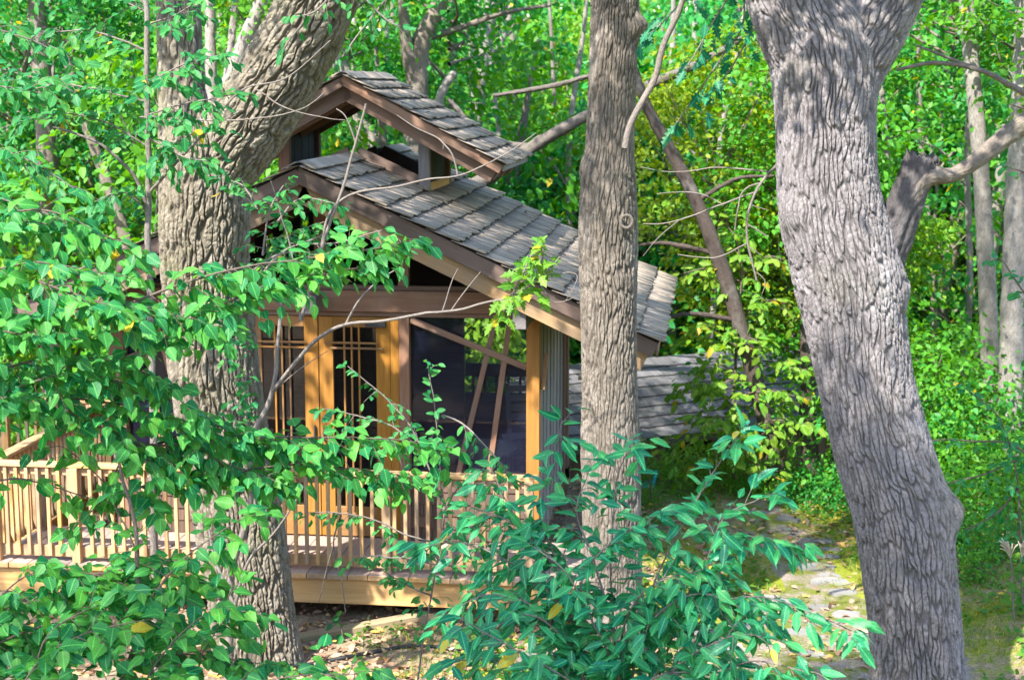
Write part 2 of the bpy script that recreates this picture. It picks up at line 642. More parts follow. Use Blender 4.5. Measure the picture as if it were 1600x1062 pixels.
# ------------------------------------------------------------------ leaves
def leaf_template(kind, seed=0):
    g = np.random.default_rng(seed)
    if kind == 'ovate':
        T = [0, .10, .28, .5, .72, .89, 1.0]; Wd = [0, .20, .335, .34, .225, .09, 0]
    elif kind == 'oval':
        T = [0, .12, .32, .55, .78, .93, 1.0]; Wd = [0, .15, .25, .28, .2, .08, 0]
    elif kind == 'lance':
        T = [0, .12, .3, .5, .7, .87, 1.0]; Wd = [0, .10, .185, .20, .145, .065, 0]
    elif kind == 'lobed':
        T = [0, .18, .28, .36, .5, .58, .72, .8, 1.0]; Wd = [.01, .06, .26, .12, .34, .14, .24, .10, 0]
    else:
        T = [0, .3, .65, 1.0]; Wd = [0, .26, .25, 0]
    fold, curl, side = g.uniform(.05, .5), g.uniform(-.05, .42), g.uniform(-.14, .14)
    wave = g.uniform(0, .08)
    Wd = [w * k for w, k in zip(Wd, g.uniform(.82, 1.12, len(Wd)))]
    V, uv, F = [], [], []
    for i, (t, w) in enumerate(zip(T, Wd)):
        z0 = -curl * t * t
        ys = side * t * t
        if w == 0:
            V.append((t, ys, z0)); uv.append((t, .5))
        else:
            zz = fold * w + wave * math.sin(7 * t + seed)
            V += [(t, ys - w, z0 + zz), (t, ys, z0), (t, ys + w, z0 + zz - wave * .7)]
            uv += [(t, .5 - w), (t, .5), (t, .5 + w)]
    idx, k = [], 0
    for w in Wd:
        if w == 0: idx.append((k, k, k)); k += 1
        else: idx.append((k, k + 1, k + 2)); k += 3
    for a, b in zip(idx[:-1], idx[1:]):
        for s in (0, 1):
            q = [a[s], b[s], b[s + 1], a[s + 1]]
            for tri in ((q[0], q[1], q[2]), (q[0], q[2], q[3])):
                if len(set(tri)) == 3: F.append(tri)
    V, F, uv = np.array(V), np.array(F), np.array(uv)
    # faces wound so that +z is the upper side
    n = np.cross(V[F[:, 1]] - V[F[:, 0]], V[F[:, 2]] - V[F[:, 0]])
    F[n[:, 2] < 0] = F[n[:, 2] < 0][:, ::-1]
    return V, F, uv


def unit(v):
    return v / (np.linalg.norm(v, axis=-1, keepdims=True) + 1e-12)


def frame(A, N):
    A = unit(A)
    N = unit(N - A * np.sum(A * N, -1, keepdims=True))
    return A, np.cross(N, A), N


def leaf_mesh(name, tpls, P, A, N, S, mat, wscale=None, rnd=None):
    A, B, N = frame(A, N)
    n = len(P)
    which = rng.integers(0, len(tpls), n)
    rnd = rng.random(n) if rnd is None else rnd
    Vs, Fs, us, rs, o = [], [], [], [], 0
    for k, (V, F, uv) in enumerate(tpls):
        m = np.where(which == k)[0]
        if not len(m): continue
        L = V[None] * S[m][:, None, None]
        X = P[m][:, None] + L[..., :1] * A[m][:, None] + L[..., 1:2] * B[m][:, None] + L[..., 2:] * N[m][:, None]
        Vs.append(X.reshape(-1, 3))
        Fs.append((F[None] + (np.arange(len(m)) * len(V))[:, None, None] + o).reshape(-1, 3))
        us.append(np.tile(uv[F.ravel()], (len(m), 1)))
        rs.append(np.repeat(rnd[m], len(V)))
        o += len(m) * len(V)
    return mesh_np(name, np.vstack(Vs), np.vstack(Fs), mat, np.vstack(us), np.concatenate(rs), False)


TPL = {k: [leaf_template(k, i) for i in range(10)] for k in ('ovate', 'oval', 'lance', 'lobed', 'far')}
_leafdata = {}


def leaf_data(kind, i, mat):
    k = (kind, i, mat.name)
    if k not in _leafdata:
        V, F, uv = TPL[kind][i]
        _leafdata[k] = mesh_np('leaf', V, F, mat, uv[F.ravel()])
    return _leafdata[k]


# ------------------------------------------------------------------ ground
def ground_z(X, Y):
    X, Y = np.asarray(X, float), np.asarray(Y, float)
    z = np.full(np.broadcast(X, Y).shape, -.74)
    z = z + np.clip(14.6 - Y, 0, None) * .27
    d = np.clip(Y - 22.3, 0, 5.0)
    z = z - .45 * d * np.clip((d / 1.2), 0, 1)
    z = z + np.clip(Y - 36, 0, None) * .02
    z = z + .22 * np.clip(X - 2.2, 0, 3) * np.clip((Y - 12) / 4, 0, 1)
    p = np.stack([X + 0 * Y, Y + 0 * X], -1)
    z = z + (fbm(p * .5, 3, 3) - .5) * .22 + (fbm(p * 2.1, 9, 3) - .5) * .07
    return z


def grid_mesh(name, xs, ys, zf, mat, mask=None):
    X, Y = np.meshgrid(xs, ys, indexing='ij')
    V = np.stack([X, Y, zf(X, Y)], -1).reshape(-1, 3)
    nx, ny = len(xs), len(ys)
    i, j = np.meshgrid(np.arange(nx - 1), np.arange(ny - 1), indexing='ij')
    F = np.stack([i * ny + j, (i + 1) * ny + j, (i + 1) * ny + j + 1, i * ny + j + 1], -1).reshape(-1, 4)
    return mesh_np(name, V, F, mat, None, None, True)


xs = np.concatenate([np.linspace(-300, -12, 20)[:-1], np.linspace(-12, 8, 160), np.linspace(8, 300, 20)[1:]])
ys = np.concatenate([np.linspace(-60, 8, 12)[:-1], np.linspace(8, 30, 180), np.linspace(30, 420, 30)[1:]])
gr = add('ground', grid_mesh('ground', xs, ys, ground_z, M_GROUND))
tag(gr, kind='structure')

# path of gravel and flat stones
def path_x(Y):
    return 1.15 + .25 * np.sin((Y - 15) * .55) - .05 * (Y - 15)


ps, pt = np.linspace(14.4, 21.8, 70), np.linspace(-1, 1, 13)
Yp, Tp = np.meshgrid(ps, pt, indexing='ij')
hw = .36 + 1.25 * np.clip((17.6 - Yp) / 2.2, 0, 1) + .2 * (fbm(np.stack([Yp * 2, Tp * 0 + 3 * np.sign(Tp)], -1), 5, 3) - .5)
Xp = path_x(Yp) + Tp * hw
Vp = np.stack([Xp, Yp, ground_z(Xp, Yp) + .012 * (1 - np.abs(Tp) ** 4) - .006 * (np.abs(Tp) > .95)], -1).reshape(-1, 3)
ii, jj = np.meshgrid(np.arange(len(ps) - 1), np.arange(len(pt) - 1), indexing='ij')
Fp = np.stack([ii * 13 + jj, ii * 13 + jj + 1, (ii + 1) * 13 + jj + 1, (ii + 1) * 13 + jj], -1).reshape(-1, 4)
path = tag(add('path', mesh_np('path', Vp, Fp[:, ::-1], M_GRAVEL, None, None, True)), kind='structure')


def stone_mesh(w, d, h, seed):
    g = np.random.default_rng(seed)
    n = 11
    th = np.linspace(0, 2 * math.pi, n, endpoint=False) + g.uniform(-.15, .15, n)
    rad = 1 / (np.abs(np.cos(th)) ** 4 + np.abs(np.sin(th)) ** 4) ** .25 * g.uniform(.86, 1.08, n)
    bm = bmesh.new()
    f = bm.faces.new([bm.verts.new((math.cos(a) * r * w / 2, math.sin(a) * r * d / 2, 0)) for a, r in zip(th, rad)])
    r = bmesh.ops.extrude_face_region(bm, geom=[f])
    top = [v for v in r['geom'] if isinstance(v, bmesh.types.BMVert)]
    for v in top: v.co += Vector((0, 0, h + g.uniform(-.006, .006)))
    bmesh.ops.recalc_face_normals(bm, faces=bm.faces[:])
    bmesh.ops.bevel(bm, geom=[e for e in bm.edges if all(v in top for v in e.verts)], offset=.014, segments=2, affect='EDGES')
    me = bpy.data.meshes.new('flagstone')
    bm.to_mesh(me)
    bm.free()
    me.materials.append(M_STONE)
    return me


STONES = [(1278, 886, 62), (1290, 869, 48), (1301, 858, 42), (1296, 899, 40), (1298, 909, 60), (1216, 827, 48), (1287, 846, 40), (1250, 838, 36),
          (1327, 925, 70), (1210, 940, 82), (1284, 950, 48), (1330, 962, 62), (1261, 967, 48), (1159, 978, 62), (1017, 1000, 62), (1190, 955, 44),
          (1100, 990, 50), (1240, 990, 66), (1320, 1000, 60), (1160, 1012, 70), (1262, 1022, 60), (1230, 812, 40), (1180, 802, 40), (1050, 800, 50),
          (1040, 815, 44), (860, 1026, 110), (795, 1038, 66), (930, 1045, 70), (1080, 1040, 60)]
for i, (x, y, w) in enumerate(STONES):
    q = on(x, y, -.72)
    z = float(ground_z(q[0], q[1]))
    q = on(x, y, z)
    z = float(ground_z(q[0], q[1]))
    wm = w * q[1] / FPX
    M = Matrix.Translation((q[0], q[1], z - .036)) @ Matrix.Rotation(random.uniform(-.25, .25), 4, 'Z') @ Matrix.Rotation(random.uniform(-.03, .03), 4, 'X')
    add('flagstone', stone_mesh(wm, wm * random.uniform(.55, .9), random.uniform(.042, .058), i), M, path)

# ------------------------------------------------------------------ deck
DZ = -.20
deck = thing('wooden_deck', (-4.5, 17, DZ - .35), 'raised cedar deck with baluster railing wrapped round the front of the screened cabin', 'deck')
x = -9.6
while x < -.95:
    w = .212
    y1 = 17.36 if x > -7.55 else 19.3
    y0 = 15.88 + random.uniform(-.006, .006)
    if x < -7.75: y0 = 19.46
    if y1 > y0:
        pass
    board('deck_plank', (x + w / 2, y0, DZ - .028), (x + w / 2, 17.36 if y0 < 17 else 21.8, DZ - .028 + random.uniform(-.002, .002)), w, .055, M_DECK, deck, endmat=M_CEDAR)
    x += w + .007
board('rim_joist', (-7.75, 15.955, DZ - .195), (-.98, 15.955, DZ - .195), .05, .275, M_FASCIA, deck)
board('rim_joist', (-.98, 15.98, DZ - .195), (-.98, 17.3, DZ - .195), .05, .275, M_FASCIA, deck)
board('rim_joist', (-7.75, 15.98, DZ - .195), (-7.75, 19.4, DZ - .195), .05, .275, M_FASCIA, deck)
for px_ in (-7.4, -5.2, -2.9, -1.2):
    board('deck_pile', (px_, 16.25, DZ - 1.0), (px_, 16.25, DZ - .062), .14, .14, M_BROWN, deck, (0, 1, 0))
for k in range(12):
    jx = -7.5 + k * .57
    board('floor_joist', (jx, 15.99, DZ - .16), (jx, 17.3, DZ - .16), .045, .2, M_BROWN, deck)


def railing(a, b, posts, post_ext=True):
    """a, b ends in x, y; posts = distances along the run"""
    a, b = Vector((*a, 0)), Vector((*b, 0))
    L = (b - a).length
    d = (b - a) / L
    mid = (a + b) / 2
    rl = add('railing', None, Matrix.Translation((mid.x, mid.y, DZ)), deck)
    tc, bz = DZ + 1.085, DZ + .17
    up = Vector((0, 0, 1))
    board('rail_cap', a - d * .05 + up * (tc - .02), b + d * .05 + up * (tc - .02), .145, .04, M_CEDAR, rl)
    board('top_rail', a + up * (tc - .09), b + up * (tc - .09), .04, .088, M_CEDAR, rl)
    board('bottom_rail', a + up * (bz - .06), b + up * (bz - .06), .04, .12, M_CEDAR, rl)
    side = d.cross(up)
    if side.y > 0 or (abs(side.y) < .1 and side.x < 0): side = -side
    nrm = side
    n = int(L / .116)
    for k in range(n):
        p = a + d * (.06 + k * (L - .1) / max(1, n - 1))
        if min([abs((p - a).length - q) for q in posts] + [9]) < .062: continue
        p = p + nrm * .041
        board('baluster', p + up * (bz - .10 + random.uniform(-.004, .004)), p + up * (tc - .055), .038, .038, M_CEDAR, rl, tuple(d), .003)
    for q in posts:
        p = a + d * q - nrm * -.012
        board('post', p + up * (DZ - .0) + nrm * .03, p + up * (tc - .041) + nrm * .03, .09, .09, M_CEDAR, rl, tuple(d))
    return rl


railing((-7.62, 16.02), (-1.74, 16.02), [.05, .95, 2.63, 4.34, 5.84])
railing((-7.62, 16.1), (-7.62, 19.4), [1.1, 2.2, 3.2])
railing((-9.6, 19.44), (-7.72, 19.44), [.6, 1.8])
railing((-1.70, 21.9), (-1.05, 21.9), [.06, .6])

# ------------------------------------------------------------------ cabin
RX, SL = -4.25, .475
ALPHA = math.atan(SL)
RY0, RY1, RZ = 16.40, 22.0, 4.03
EAVE = 3.77
FY, BY = 17.3, 21.0
WX = 2.37                                   # half width of the room
cabin = thing('screened_cabin', (RX, 19.2, DZ), 'brown timber screened cabin with shake roof and raised open cupola', 'cabin')
D_R = np.array([math.cos(ALPHA), 0, -math.sin(ALPHA)])
N_R = np.array([math.sin(ALPHA), 0, math.cos(ALPHA)])


def slope_pt(s, y, side=1, off=0.0, apex=(RX, RZ), al=ALPHA):
    return Vector((apex[0] + side * (s * math.cos(al) + off * math.sin(al)), y, apex[1] - s * math.sin(al) + off * math.cos(al)))


SLEN = EAVE / math.cos(ALPHA)
CUX, CUY0, CUY1 = .86, 19.0, 20.62           # half width and ends of the cupola box


def shake_template(seed):
    g = np.random.default_rng(seed)
    t0, t1 = .003, g.uniform(.011, .019)
    j = g.uniform(-.02, .02)
    V = np.array([(0, -.5, 0), (0, .5, 0), (1, .5, 0), (1, -.5, 0), (0, -.5, t0), (0, .5, t0), (1 + j, .5, t1), (1 - j, -.5, t1)])
    F = np.array([(3, 2, 1, 0), (4, 7, 6, 5)[::-1], (0, 1, 5, 4)[::-1], (2, 3, 7, 6)[::-1], (0, 4, 7, 3)[::-1], (1, 2, 6, 5)[::-1]])
    F = np.array([(0, 1, 2, 3)[::-1], (4, 5, 6, 7), (0, 1, 5, 4), (1, 2, 6, 5), (2, 3, 7, 6), (3, 0, 4, 7)])
    return V, F


SHK = [shake_template(i) for i in range(8)]
_shk = [mesh_np('roof_shingle', V * [.38, .14, 1], F, M_SHINGLE) for V, F in SHK]


def shakes(parent, side, apex, al, y0, y1, slen, expo, nparts, partname, hole=None, curve=0.0):
    """courses of split shakes on one slope; the nearest become parts, the rest one joined part"""
    items = []
    nc = int(math.ceil(slen / expo))
    for c in range(nc + 1):
        butt = min(slen + .05, .12 + c * expo)
        top = butt - (expo * 1.35 if c else .2)
        y = y0 - .03 + random.uniform(-.05, 0)
        while y < y1 + .02:
            w = random.uniform(.075, .19)
            yc = y + w / 2
            sm = butt - expo * .4
            if not (hole and abs(sm * math.cos(al)) < hole[0] + .02 and hole[1] - .02 < yc < hole[2] + .02):
                items.append((max(top, 0.0), butt + random.uniform(-.018, .018), yc, w - .005, c))
            y += w
    items.sort(key=lambda q: q[2] - .02 * q[4])
    cs, sn = math.cos(al), math.sin(al)
    X = Vector((side * cs, 0, -sn))
    N = Vector((side * sn, 0, cs))
    Yv = N.cross(X)
    Vs, Fs, rs, o = [], [], [], 0
    for k, (s0, s1, yc, w, c) in enumerate(items):
        L = s1 - s0
        tilt = random.uniform(.022, .042) / max(L, .2)
        x2 = (X + N * tilt).normalized()
        n2 = x2.cross(Yv).normalized()
        p = slope_pt(s0, yc, side, .012 + random.uniform(0, .004), apex, al)
        i = random.randrange(8)
        if k < nparts:
            M = Matrix((x2 * (L / .38), Yv * (w / .14), n2)).transposed().to_4x4()
            M.translation = p
            add(partname, _shk[i], M, parent)
        else:
            V = SHK[i][0] * [L, w, 1]
            Vs.append(np.array(p) + V[:, :1] * np.array(x2) + V[:, 1:2] * np.array(Yv) + V[:, 2:] * np.array(n2))
            Fs.append(SHK[i][1] + o)
            rs.append(np.full(8, random.random()))
            o += 8
    if Vs:
        f = add(partname + '_field', mesh_np(partname + '_field', np.vstack(Vs), np.vstack(Fs), M_SHINGLE, None, np.concatenate(rs)), None, parent)
        tag(f, kind='stuff')


def slab(name, s0, s1, y0, y1, side, off0, off1, mat, parent, apex=(RX, RZ), al=ALPHA):
    a, b = slope_pt(s0, (y0 + y1) / 2, side, (off0 + off1) / 2, apex, al), slope_pt(s1, (y0 + y1) / 2, side, (off0 + off1) / 2, apex, al)
    return board(name, a, b, y1 - y0, off1 - off0, mat, parent, (side * math.sin(al), 0, math.cos(al)), .002)


main_roof = add('main_roof', None, Matrix.Translation((RX, RY0, RZ)), cabin)
for sd in (1, -1):
    hs = CUX / math.cos(ALPHA)
    slab('roof_deck', .02, SLEN, RY0 + .06, CUY0, sd, -.03, .008, M_DIM, main_roof)
    slab('roof_deck', .02, SLEN, CUY1, RY1 - .03, sd, -.03, .008, M_DIM, main_roof)
    slab('roof_deck', hs, SLEN, CUY0 + .002, CUY1 - .002, sd, -.03, .008, M_DIM, main_roof)
    for yy in (RY0 + .02, RY1 - .02):
        slab('fascia', .0 if sd > 0 else .04, SLEN, yy - .02, yy + .02, sd, -.165, -.004, M_DARK, main_roof)
    for yy in (RY0 + .13, 17.22, 18.4, 19.6, 20.8, RY1 - .15):
        if CUY0 - .1 < yy < CUY1 + .1:
            slab('rafter', hs + .02, SLEN - .04, yy - .045, yy + .045, sd, -.30, -.034, M_RAKE if yy < 17 else M_REDW, main_roof)
        else:
            slab('rafter', .05 if sd < 0 else .10, SLEN - .04, yy - .045, yy + .045, sd, -.36 if yy < 17 else -.30, -.034, M_RAKE if yy < 17 else M_BROWN, main_roof)
    board('eave_board', slope_pt(SLEN + .012, RY0 + .04, sd, -.075), slope_pt(SLEN + .012, RY1 - .04, sd, -.075), .025, .13, M_BROWN, main_roof, (0, 0, 1))
# bundle ends of the rake by the eave
shakes(main_roof, 1, (RX, RZ), ALPHA, RY0, RY1, SLEN, .292, 300, 'roof_shingle', (CUX, CUY0, CUY1))
shakes(main_roof, -1, (RX, RZ), ALPHA, RY0, RY1, SLEN, .292, 0, 'left_roof_shingle', (CUX, CUY0, CUY1))
for sd in (1, -1):
    for (ya, yb) in ((RY0 - .03, CUY0 - .06), (CUY1 + .06, RY1)):
        n = 9 if ya < 18 else 5
        for k in range(n):
            w = (yb - ya) / n
            slab('ridge_shingle', -.012 if sd > 0 else .006, .17, ya + k * w, ya + (k + 1) * w - .006, sd, .05 + .004 * (k % 2) + (.002 if sd > 0 else 0), .066 + .004 * (k % 2), M_SHINGLE, main_roof)

# walls and frame
for sd in (1, -1):
    board('corner_post', (RX + sd * WX, FY, DZ), (RX + sd * WX, FY, 2.66), .145, .145, M_DOOR if sd > 0 else M_BROWN, cabin, (0, 1, 0))
    board('corner_post', (RX + sd * WX, BY, DZ), (RX + sd * WX, BY, 2.66), .145, .145, M_BROWN, cabin, (0, 1, 0))
    board('wall_plate', (RX + sd * WX - sd * .07, 16.55, 2.47), (RX + sd * WX - sd * .07, 21.6, 2.47), .14, .27, M_GREYW, cabin)
board('tie_beam', (RX - WX + .003, FY - .02, 2.52), (RX + WX - .145, FY - .02, 2.52), .15, .235, M_BROWN, cabin)
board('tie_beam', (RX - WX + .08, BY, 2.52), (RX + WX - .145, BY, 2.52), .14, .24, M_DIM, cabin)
board('head_trim', (RX - WX + .08, FY, 2.37), (RX + WX - .08, FY, 2.37), .10, .05, M_BROWN, cabin)
board('beam_end', (-4.31, 16.95, 2.50), (-4.31, 17.2, 2.50), .15, .19, M_GREYW, cabin)
board('gable_sill', (RX - WX + .1, FY - .01, 2.665), (RX + WX - .15, FY - .01, 2.665), .09, .05, M_BROWN, cabin)
for gx in (-3.32, -5.18):
    board('king_stud', (gx, FY, 2.69), (gx, FY, RZ - SL * abs(gx - RX) - .05), .12, .10, M_BROWN, cabin, (0, 1, 0))
board('king_stud', (RX, FY, 2.69), (RX, FY, RZ - .1), .14, .10, M_BROWN, cabin, (0, 1, 0))
for gx in (-3.32, -5.18):
    board('mullion_post', (gx, FY, DZ), (gx, FY, 2.345), .115, .12, M_BROWN, cabin, (0, 1, 0))
# back gable: dark studs with gaps between them
for k in range(17):
    gx = RX - 2.0 + k * .25
    hz = RZ - SL * abs(gx - RX) - .05
    if hz > 2.70:
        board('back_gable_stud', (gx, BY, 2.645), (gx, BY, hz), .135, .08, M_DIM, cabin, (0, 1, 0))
# floor of the room, back wall, side walls
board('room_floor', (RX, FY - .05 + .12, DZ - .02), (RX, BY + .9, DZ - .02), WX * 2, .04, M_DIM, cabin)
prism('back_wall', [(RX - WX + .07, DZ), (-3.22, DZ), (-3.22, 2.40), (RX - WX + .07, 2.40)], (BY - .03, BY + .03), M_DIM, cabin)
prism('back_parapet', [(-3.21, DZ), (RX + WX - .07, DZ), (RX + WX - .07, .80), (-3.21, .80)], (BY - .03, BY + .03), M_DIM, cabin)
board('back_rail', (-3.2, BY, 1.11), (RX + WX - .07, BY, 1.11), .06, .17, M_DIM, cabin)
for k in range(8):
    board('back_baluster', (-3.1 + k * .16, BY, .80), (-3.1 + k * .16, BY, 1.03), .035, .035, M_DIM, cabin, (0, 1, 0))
for sd, M_ in ((1, M_GREYW), (-1, M_BROWN)):
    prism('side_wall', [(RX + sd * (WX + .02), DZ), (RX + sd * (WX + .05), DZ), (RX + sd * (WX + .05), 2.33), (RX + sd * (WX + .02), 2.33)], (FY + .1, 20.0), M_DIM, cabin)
    for k in range(13):
        yy = FY + .18 + k * .205
        board('wall_batten', (RX + sd * (WX + .065 + .012 * (k % 2)), yy, DZ), (RX + sd * (WX + .065 + .012 * (k % 2)), yy, 2.33), .022, .175, M_, cabin, (0, 1, 0))
    board('corner_board', (RX + sd * (WX + .085), 20.03, DZ), (RX + sd * (WX + .085), 20.03, 2.33), .05, .06, M_BROWN, cabin, (0, 1, 0))
    board('knee_brace', (RX + sd * (WX + .10), FY + .02, 1.55), (RX + sd * (WX + .13), FY + .1, 1.95), .05, .05, M_DOOR, cabin, (0, 1, 0))
# siding below the screens
for x0, x1 in ((-3.262, -1.955), (-6.545, -5.24)):
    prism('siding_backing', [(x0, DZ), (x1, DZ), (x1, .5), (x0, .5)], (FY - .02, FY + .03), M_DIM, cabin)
    nz = 5
    for r_ in range(nz):
        x = x0 + random.uniform(-.06, 0)
        while x < x1 - .02:
            w = random.uniform(.10, .19)
            xa, xb = max(x, x0), min(x + w, x1)
            if xb - xa > .02:
                zt = DZ + .01 + (r_ + 1) * .142
                board('siding_shingle', ((xa + xb) / 2, FY - .030, zt + .02), ((xa + xb) / 2, FY - .046 - random.uniform(0, .006), zt - .145 + random.uniform(-.006, .006)), xb - xa - .004, .012, M_SIDING, cabin, (0, 1, 0), .002)
            x += w
    board('window_sill', (x0, FY - .04, .545), (x1, FY - .04, .545), .12, .05, M_CEDAR, cabin)

# screens
for x0, x1, real in ((-3.262, -1.955, 1), (-6.545, -5.24, -1)):
    sw = add('screen_window', None, Matrix.Translation(((x0 + x1) / 2, FY, .6)), cabin)
    bm_ = mesh_np('screen', np.array([(x0, FY + .03, .57), (x1, FY + .03, .57), (x1, FY + .03, 2.345), (x0, FY + .03, 2.345)]), np.array([(0, 1, 2, 3)]), M_SCREEN)
    add('screen', bm_, None, sw)
    add('pane', mesh_np('pane', np.array([(x0, FY + .045, .57), (x1, FY + .045, .57), (x1, FY + .045, 2.345), (x0, FY + .045, 2.345)]), np.array([(0, 1, 2, 3)]), M_GLASS), None, sw)
    c = (x0 + x1) / 2
    mx = lambda v: v if real > 0 else 2 * RX - v
    def p2(px, py, d):
        q = at(px, py, FY + d); return (mx(q[0]), q[1], q[2])
    board('diagonal_brace', p2(641, 499, -.02), p2(823, 574, -.02), .03, .07, M_BROWN, sw)
    board('leaning_slat', p2(775, 497, .005), p2(716, 740, .005), .02, .062, M_BROWN, sw)
    board('leaning_slat', p2(797, 497, .005), p2(764, 740, .005), .02, .062, M_BROWN, sw)

# pair of glazed doors
for sd, x0, x1 in ((1, -4.293, -3.482), (-1, -5.113, -4.303)):
    dr = add('door', None, Matrix.Translation(((x0 + x1) / 2, FY, DZ)), cabin)
    st = .16
    za, zb = DZ + .02, 2.335
    board('stile', (x0 + st / 2, FY, za), (x0 + st / 2, FY, zb), st, .045, M_DOOR, dr, (0, 1, 0))
    board('stile', (x1 - st / 2, FY, za), (x1 - st / 2, FY, zb), st, .045, M_DOOR, dr, (0, 1, 0))
    board('door_rail', (x0 + st, FY, zb - .06), (x1 - st, FY, zb - .06), .043, .12, M_DOOR, dr)
    board('door_rail', (x0 + st, FY, za + .17), (x1 - st, FY, za + .17), .043, .34, M_DOOR, dr)
    add('pane', mesh_np('pane', np.array([(x0 + st, FY + .012, za + .34), (x1 - st, FY + .012, za + .34), (x1 - st, FY + .012, zb - .12), (x0 + st, FY + .012, zb - .12)]), np.array([(0, 1, 2, 3)]), M_GLASS), None, dr)
    for mxp in ((539, 550.5, 562) if sd > 0 else (431, 442, 454)):
        q = at(mxp, 600, FY - .03)
        board('muntin', (q[0], FY - .03, za + .30), (q[0], FY - .03, zb - .10), .02, .022, M_DOOR, dr, (0, 1, 0), .002)
    for zz in (2.045, 1.985):
        off = .06 * (zz < 2.0)
        xl, xr = x0 + .07 + off, x1 - .07 - (.06 - off)
        board('muntin', (xl, FY - .052, zz), (xr, FY - .052, zz), .02, .022, M_DOOR, dr, (0, 0, 1), .002)
    board('handle', ((x1 if sd < 0 else x0) - sd * -.05, FY - .05, .92), ((x1 if sd < 0 else x0) - sd * -.05, FY - .05, 1.1), .02, .03, M_STEEL, dr, (0, 1, 0))
    if sd > 0:
        board('door_closer', (-3.75, FY - .06, 2.26), (-3.52, FY - .06, 2.26), .06, .06, M_STEEL, dr)
board('door_jamb', (-3.43, FY + .01, DZ), (-3.43, FY + .01, 2.345), .095, .09, M_DOOR, cabin, (0, 1, 0))

# cupola
cup = add('cupola', None, Matrix.Translation((RX, 19.8, 3.7)), cabin)
CZ, CSL = 4.99, .548
CAL = math.atan(CSL)
CY0, CY1, CHW = 18.5, 21.0, 1.88
CSLEN = CHW / math.cos(CAL)
for sd in (1, -1):
    slab('roof_deck', .015, CSLEN, CY0 + .05, CY1 - .03, sd, -.028, .008, M_BROWN, cup, (RX, CZ), CAL)
    for yy in (CY0 + .02, CY1 - .02):
        slab('fascia', 0 if sd > 0 else .04, CSLEN, yy - .018, yy + .018, sd, -.105, -.002, M_BROWN, cup, (RX, CZ), CAL)
    for yy in (CY0 + .16, CUY0 + .05, 19.8, CUY1 - .05):
        slab('rafter', .05 if sd < 0 else .10, CSLEN - .06, yy - .035, yy + .035, sd, -.26, -.03, M_BROWN, cup, (RX, CZ), CAL)
    board('eave_board', slope_pt(CSLEN + .012, CY0 + .02, sd, -.03, (RX, CZ), CAL), slope_pt(CSLEN + .012, CY1 - .02, sd, -.03, (RX, CZ), CAL), .022, .07, M_GREYW, cup)
    for yy in (CUY0 + .05, CUY1 - .05):
        board('cupola_post', (RX + sd * CUX, yy, RZ - SL * CUX - .2), (RX + sd * CUX, yy, CZ - CSL * CUX - .06), .135, .11, M_GREYW if sd > 0 and yy < 20 else M_BROWN, cup, (0, 1, 0))
    # side boards and their cill
    for k in range(4):
        ya = CUY0 + .12 + k * .35
        board('side_panel', (RX + sd * (CUX + .0), ya + .17, RZ - SL * CUX + .07), (RX + sd * (CUX + .0), ya + .17, CZ - CSL * CUX - .03), .03, .335, M_DIM, cup, (0, 1, 0))
    board('side_cill', (RX + sd * (CUX + .03), CUY0 + .10, RZ - SL * CUX + .02), (RX + sd * (CUX + .03), CUY1 - .1, RZ - SL * CUX + .02), .06, .16, M_CEDAR, cup)
    # chords that follow the main roof at both open ends
    slab('gable_chord', .02, CUX / math.cos(ALPHA) - .05, CUY0 + .0, CUY0 + .05, sd, .03, .14, M_DARK, cup)
    slab('gable_chord', .02, CUX / math.cos(ALPHA) - .05, CUY1 - .07, CUY1 - .02, sd, -.25, .10, M_DIM, cup)  # rear chord near-black: its shade is put into the colour
shakes(cup, 1, (RX, CZ), CAL, CY0, CY1, CSLEN, .25, 200, 'cupola_shingle')
shakes(cup, -1, (RX, CZ), CAL, CY0, CY1, CSLEN, .25, 0, 'left_cupola_shingle')
for sd in (1, -1):
    n = 9
    for k in range(n):
        w = (CY1 - CY0 + .04) / n
        slab('ridge_shingle', -.012 if sd > 0 else .006, .16, CY0 - .03 + k * w, CY0 - .03 + (k + 1) * w - .006, sd, .046 + .004 * (k % 2) + (.002 if sd > 0 else 0), .062 + .004 * (k % 2), M_SHINGLE, cup, (RX, CZ), CAL)


# furniture in the room
def porch_chair(x, y, rz, label):
    M0 = Matrix.Translation((x, y, DZ)) @ Matrix.Rotation(rz, 4, 'Z')
    t = add('slatted_chair', None, M0)
    tag(t, label, 'chair', 'slatted chairs in the screened room')

    def bd(n, a, b, w, h, up=(0, 0, 1)):
        R3 = M0.to_3x3()
        board(n, M0 @ Vector(a), M0 @ Vector(b), w, h, M_FURN, t, tuple(R3 @ Vector(up)))
    for sx in (-.26, .26):
        bd('leg', (sx, -.28, 0), (sx, -.28, .60), .05, .05, (0, 1, 0))
        bd('leg', (sx, .25, 0), (sx, .25, .42), .05, .05, (0, 1, 0))
        bd('armrest', (sx, -.36, .62), (sx, .36, .60), .09, .03)
        bd('back_stile', (sx * .8, .25, .36), (sx * .8, .52, 1.25), .05, .04, (0, 1, 0))
    for k in range(5): bd('seat_slat', (-.25, -.25 + k * .115, .42 - k * .012), (.25, -.25 + k * .115, .42 - k * .012), .095, .022)
    for k in range(7): bd('back_slat', (-.19, .275 + k * .036, .48 + k * .118), (.19, .275 + k * .036, .48 + k * .118), .022, .085, (0, .0, 1))
    return t


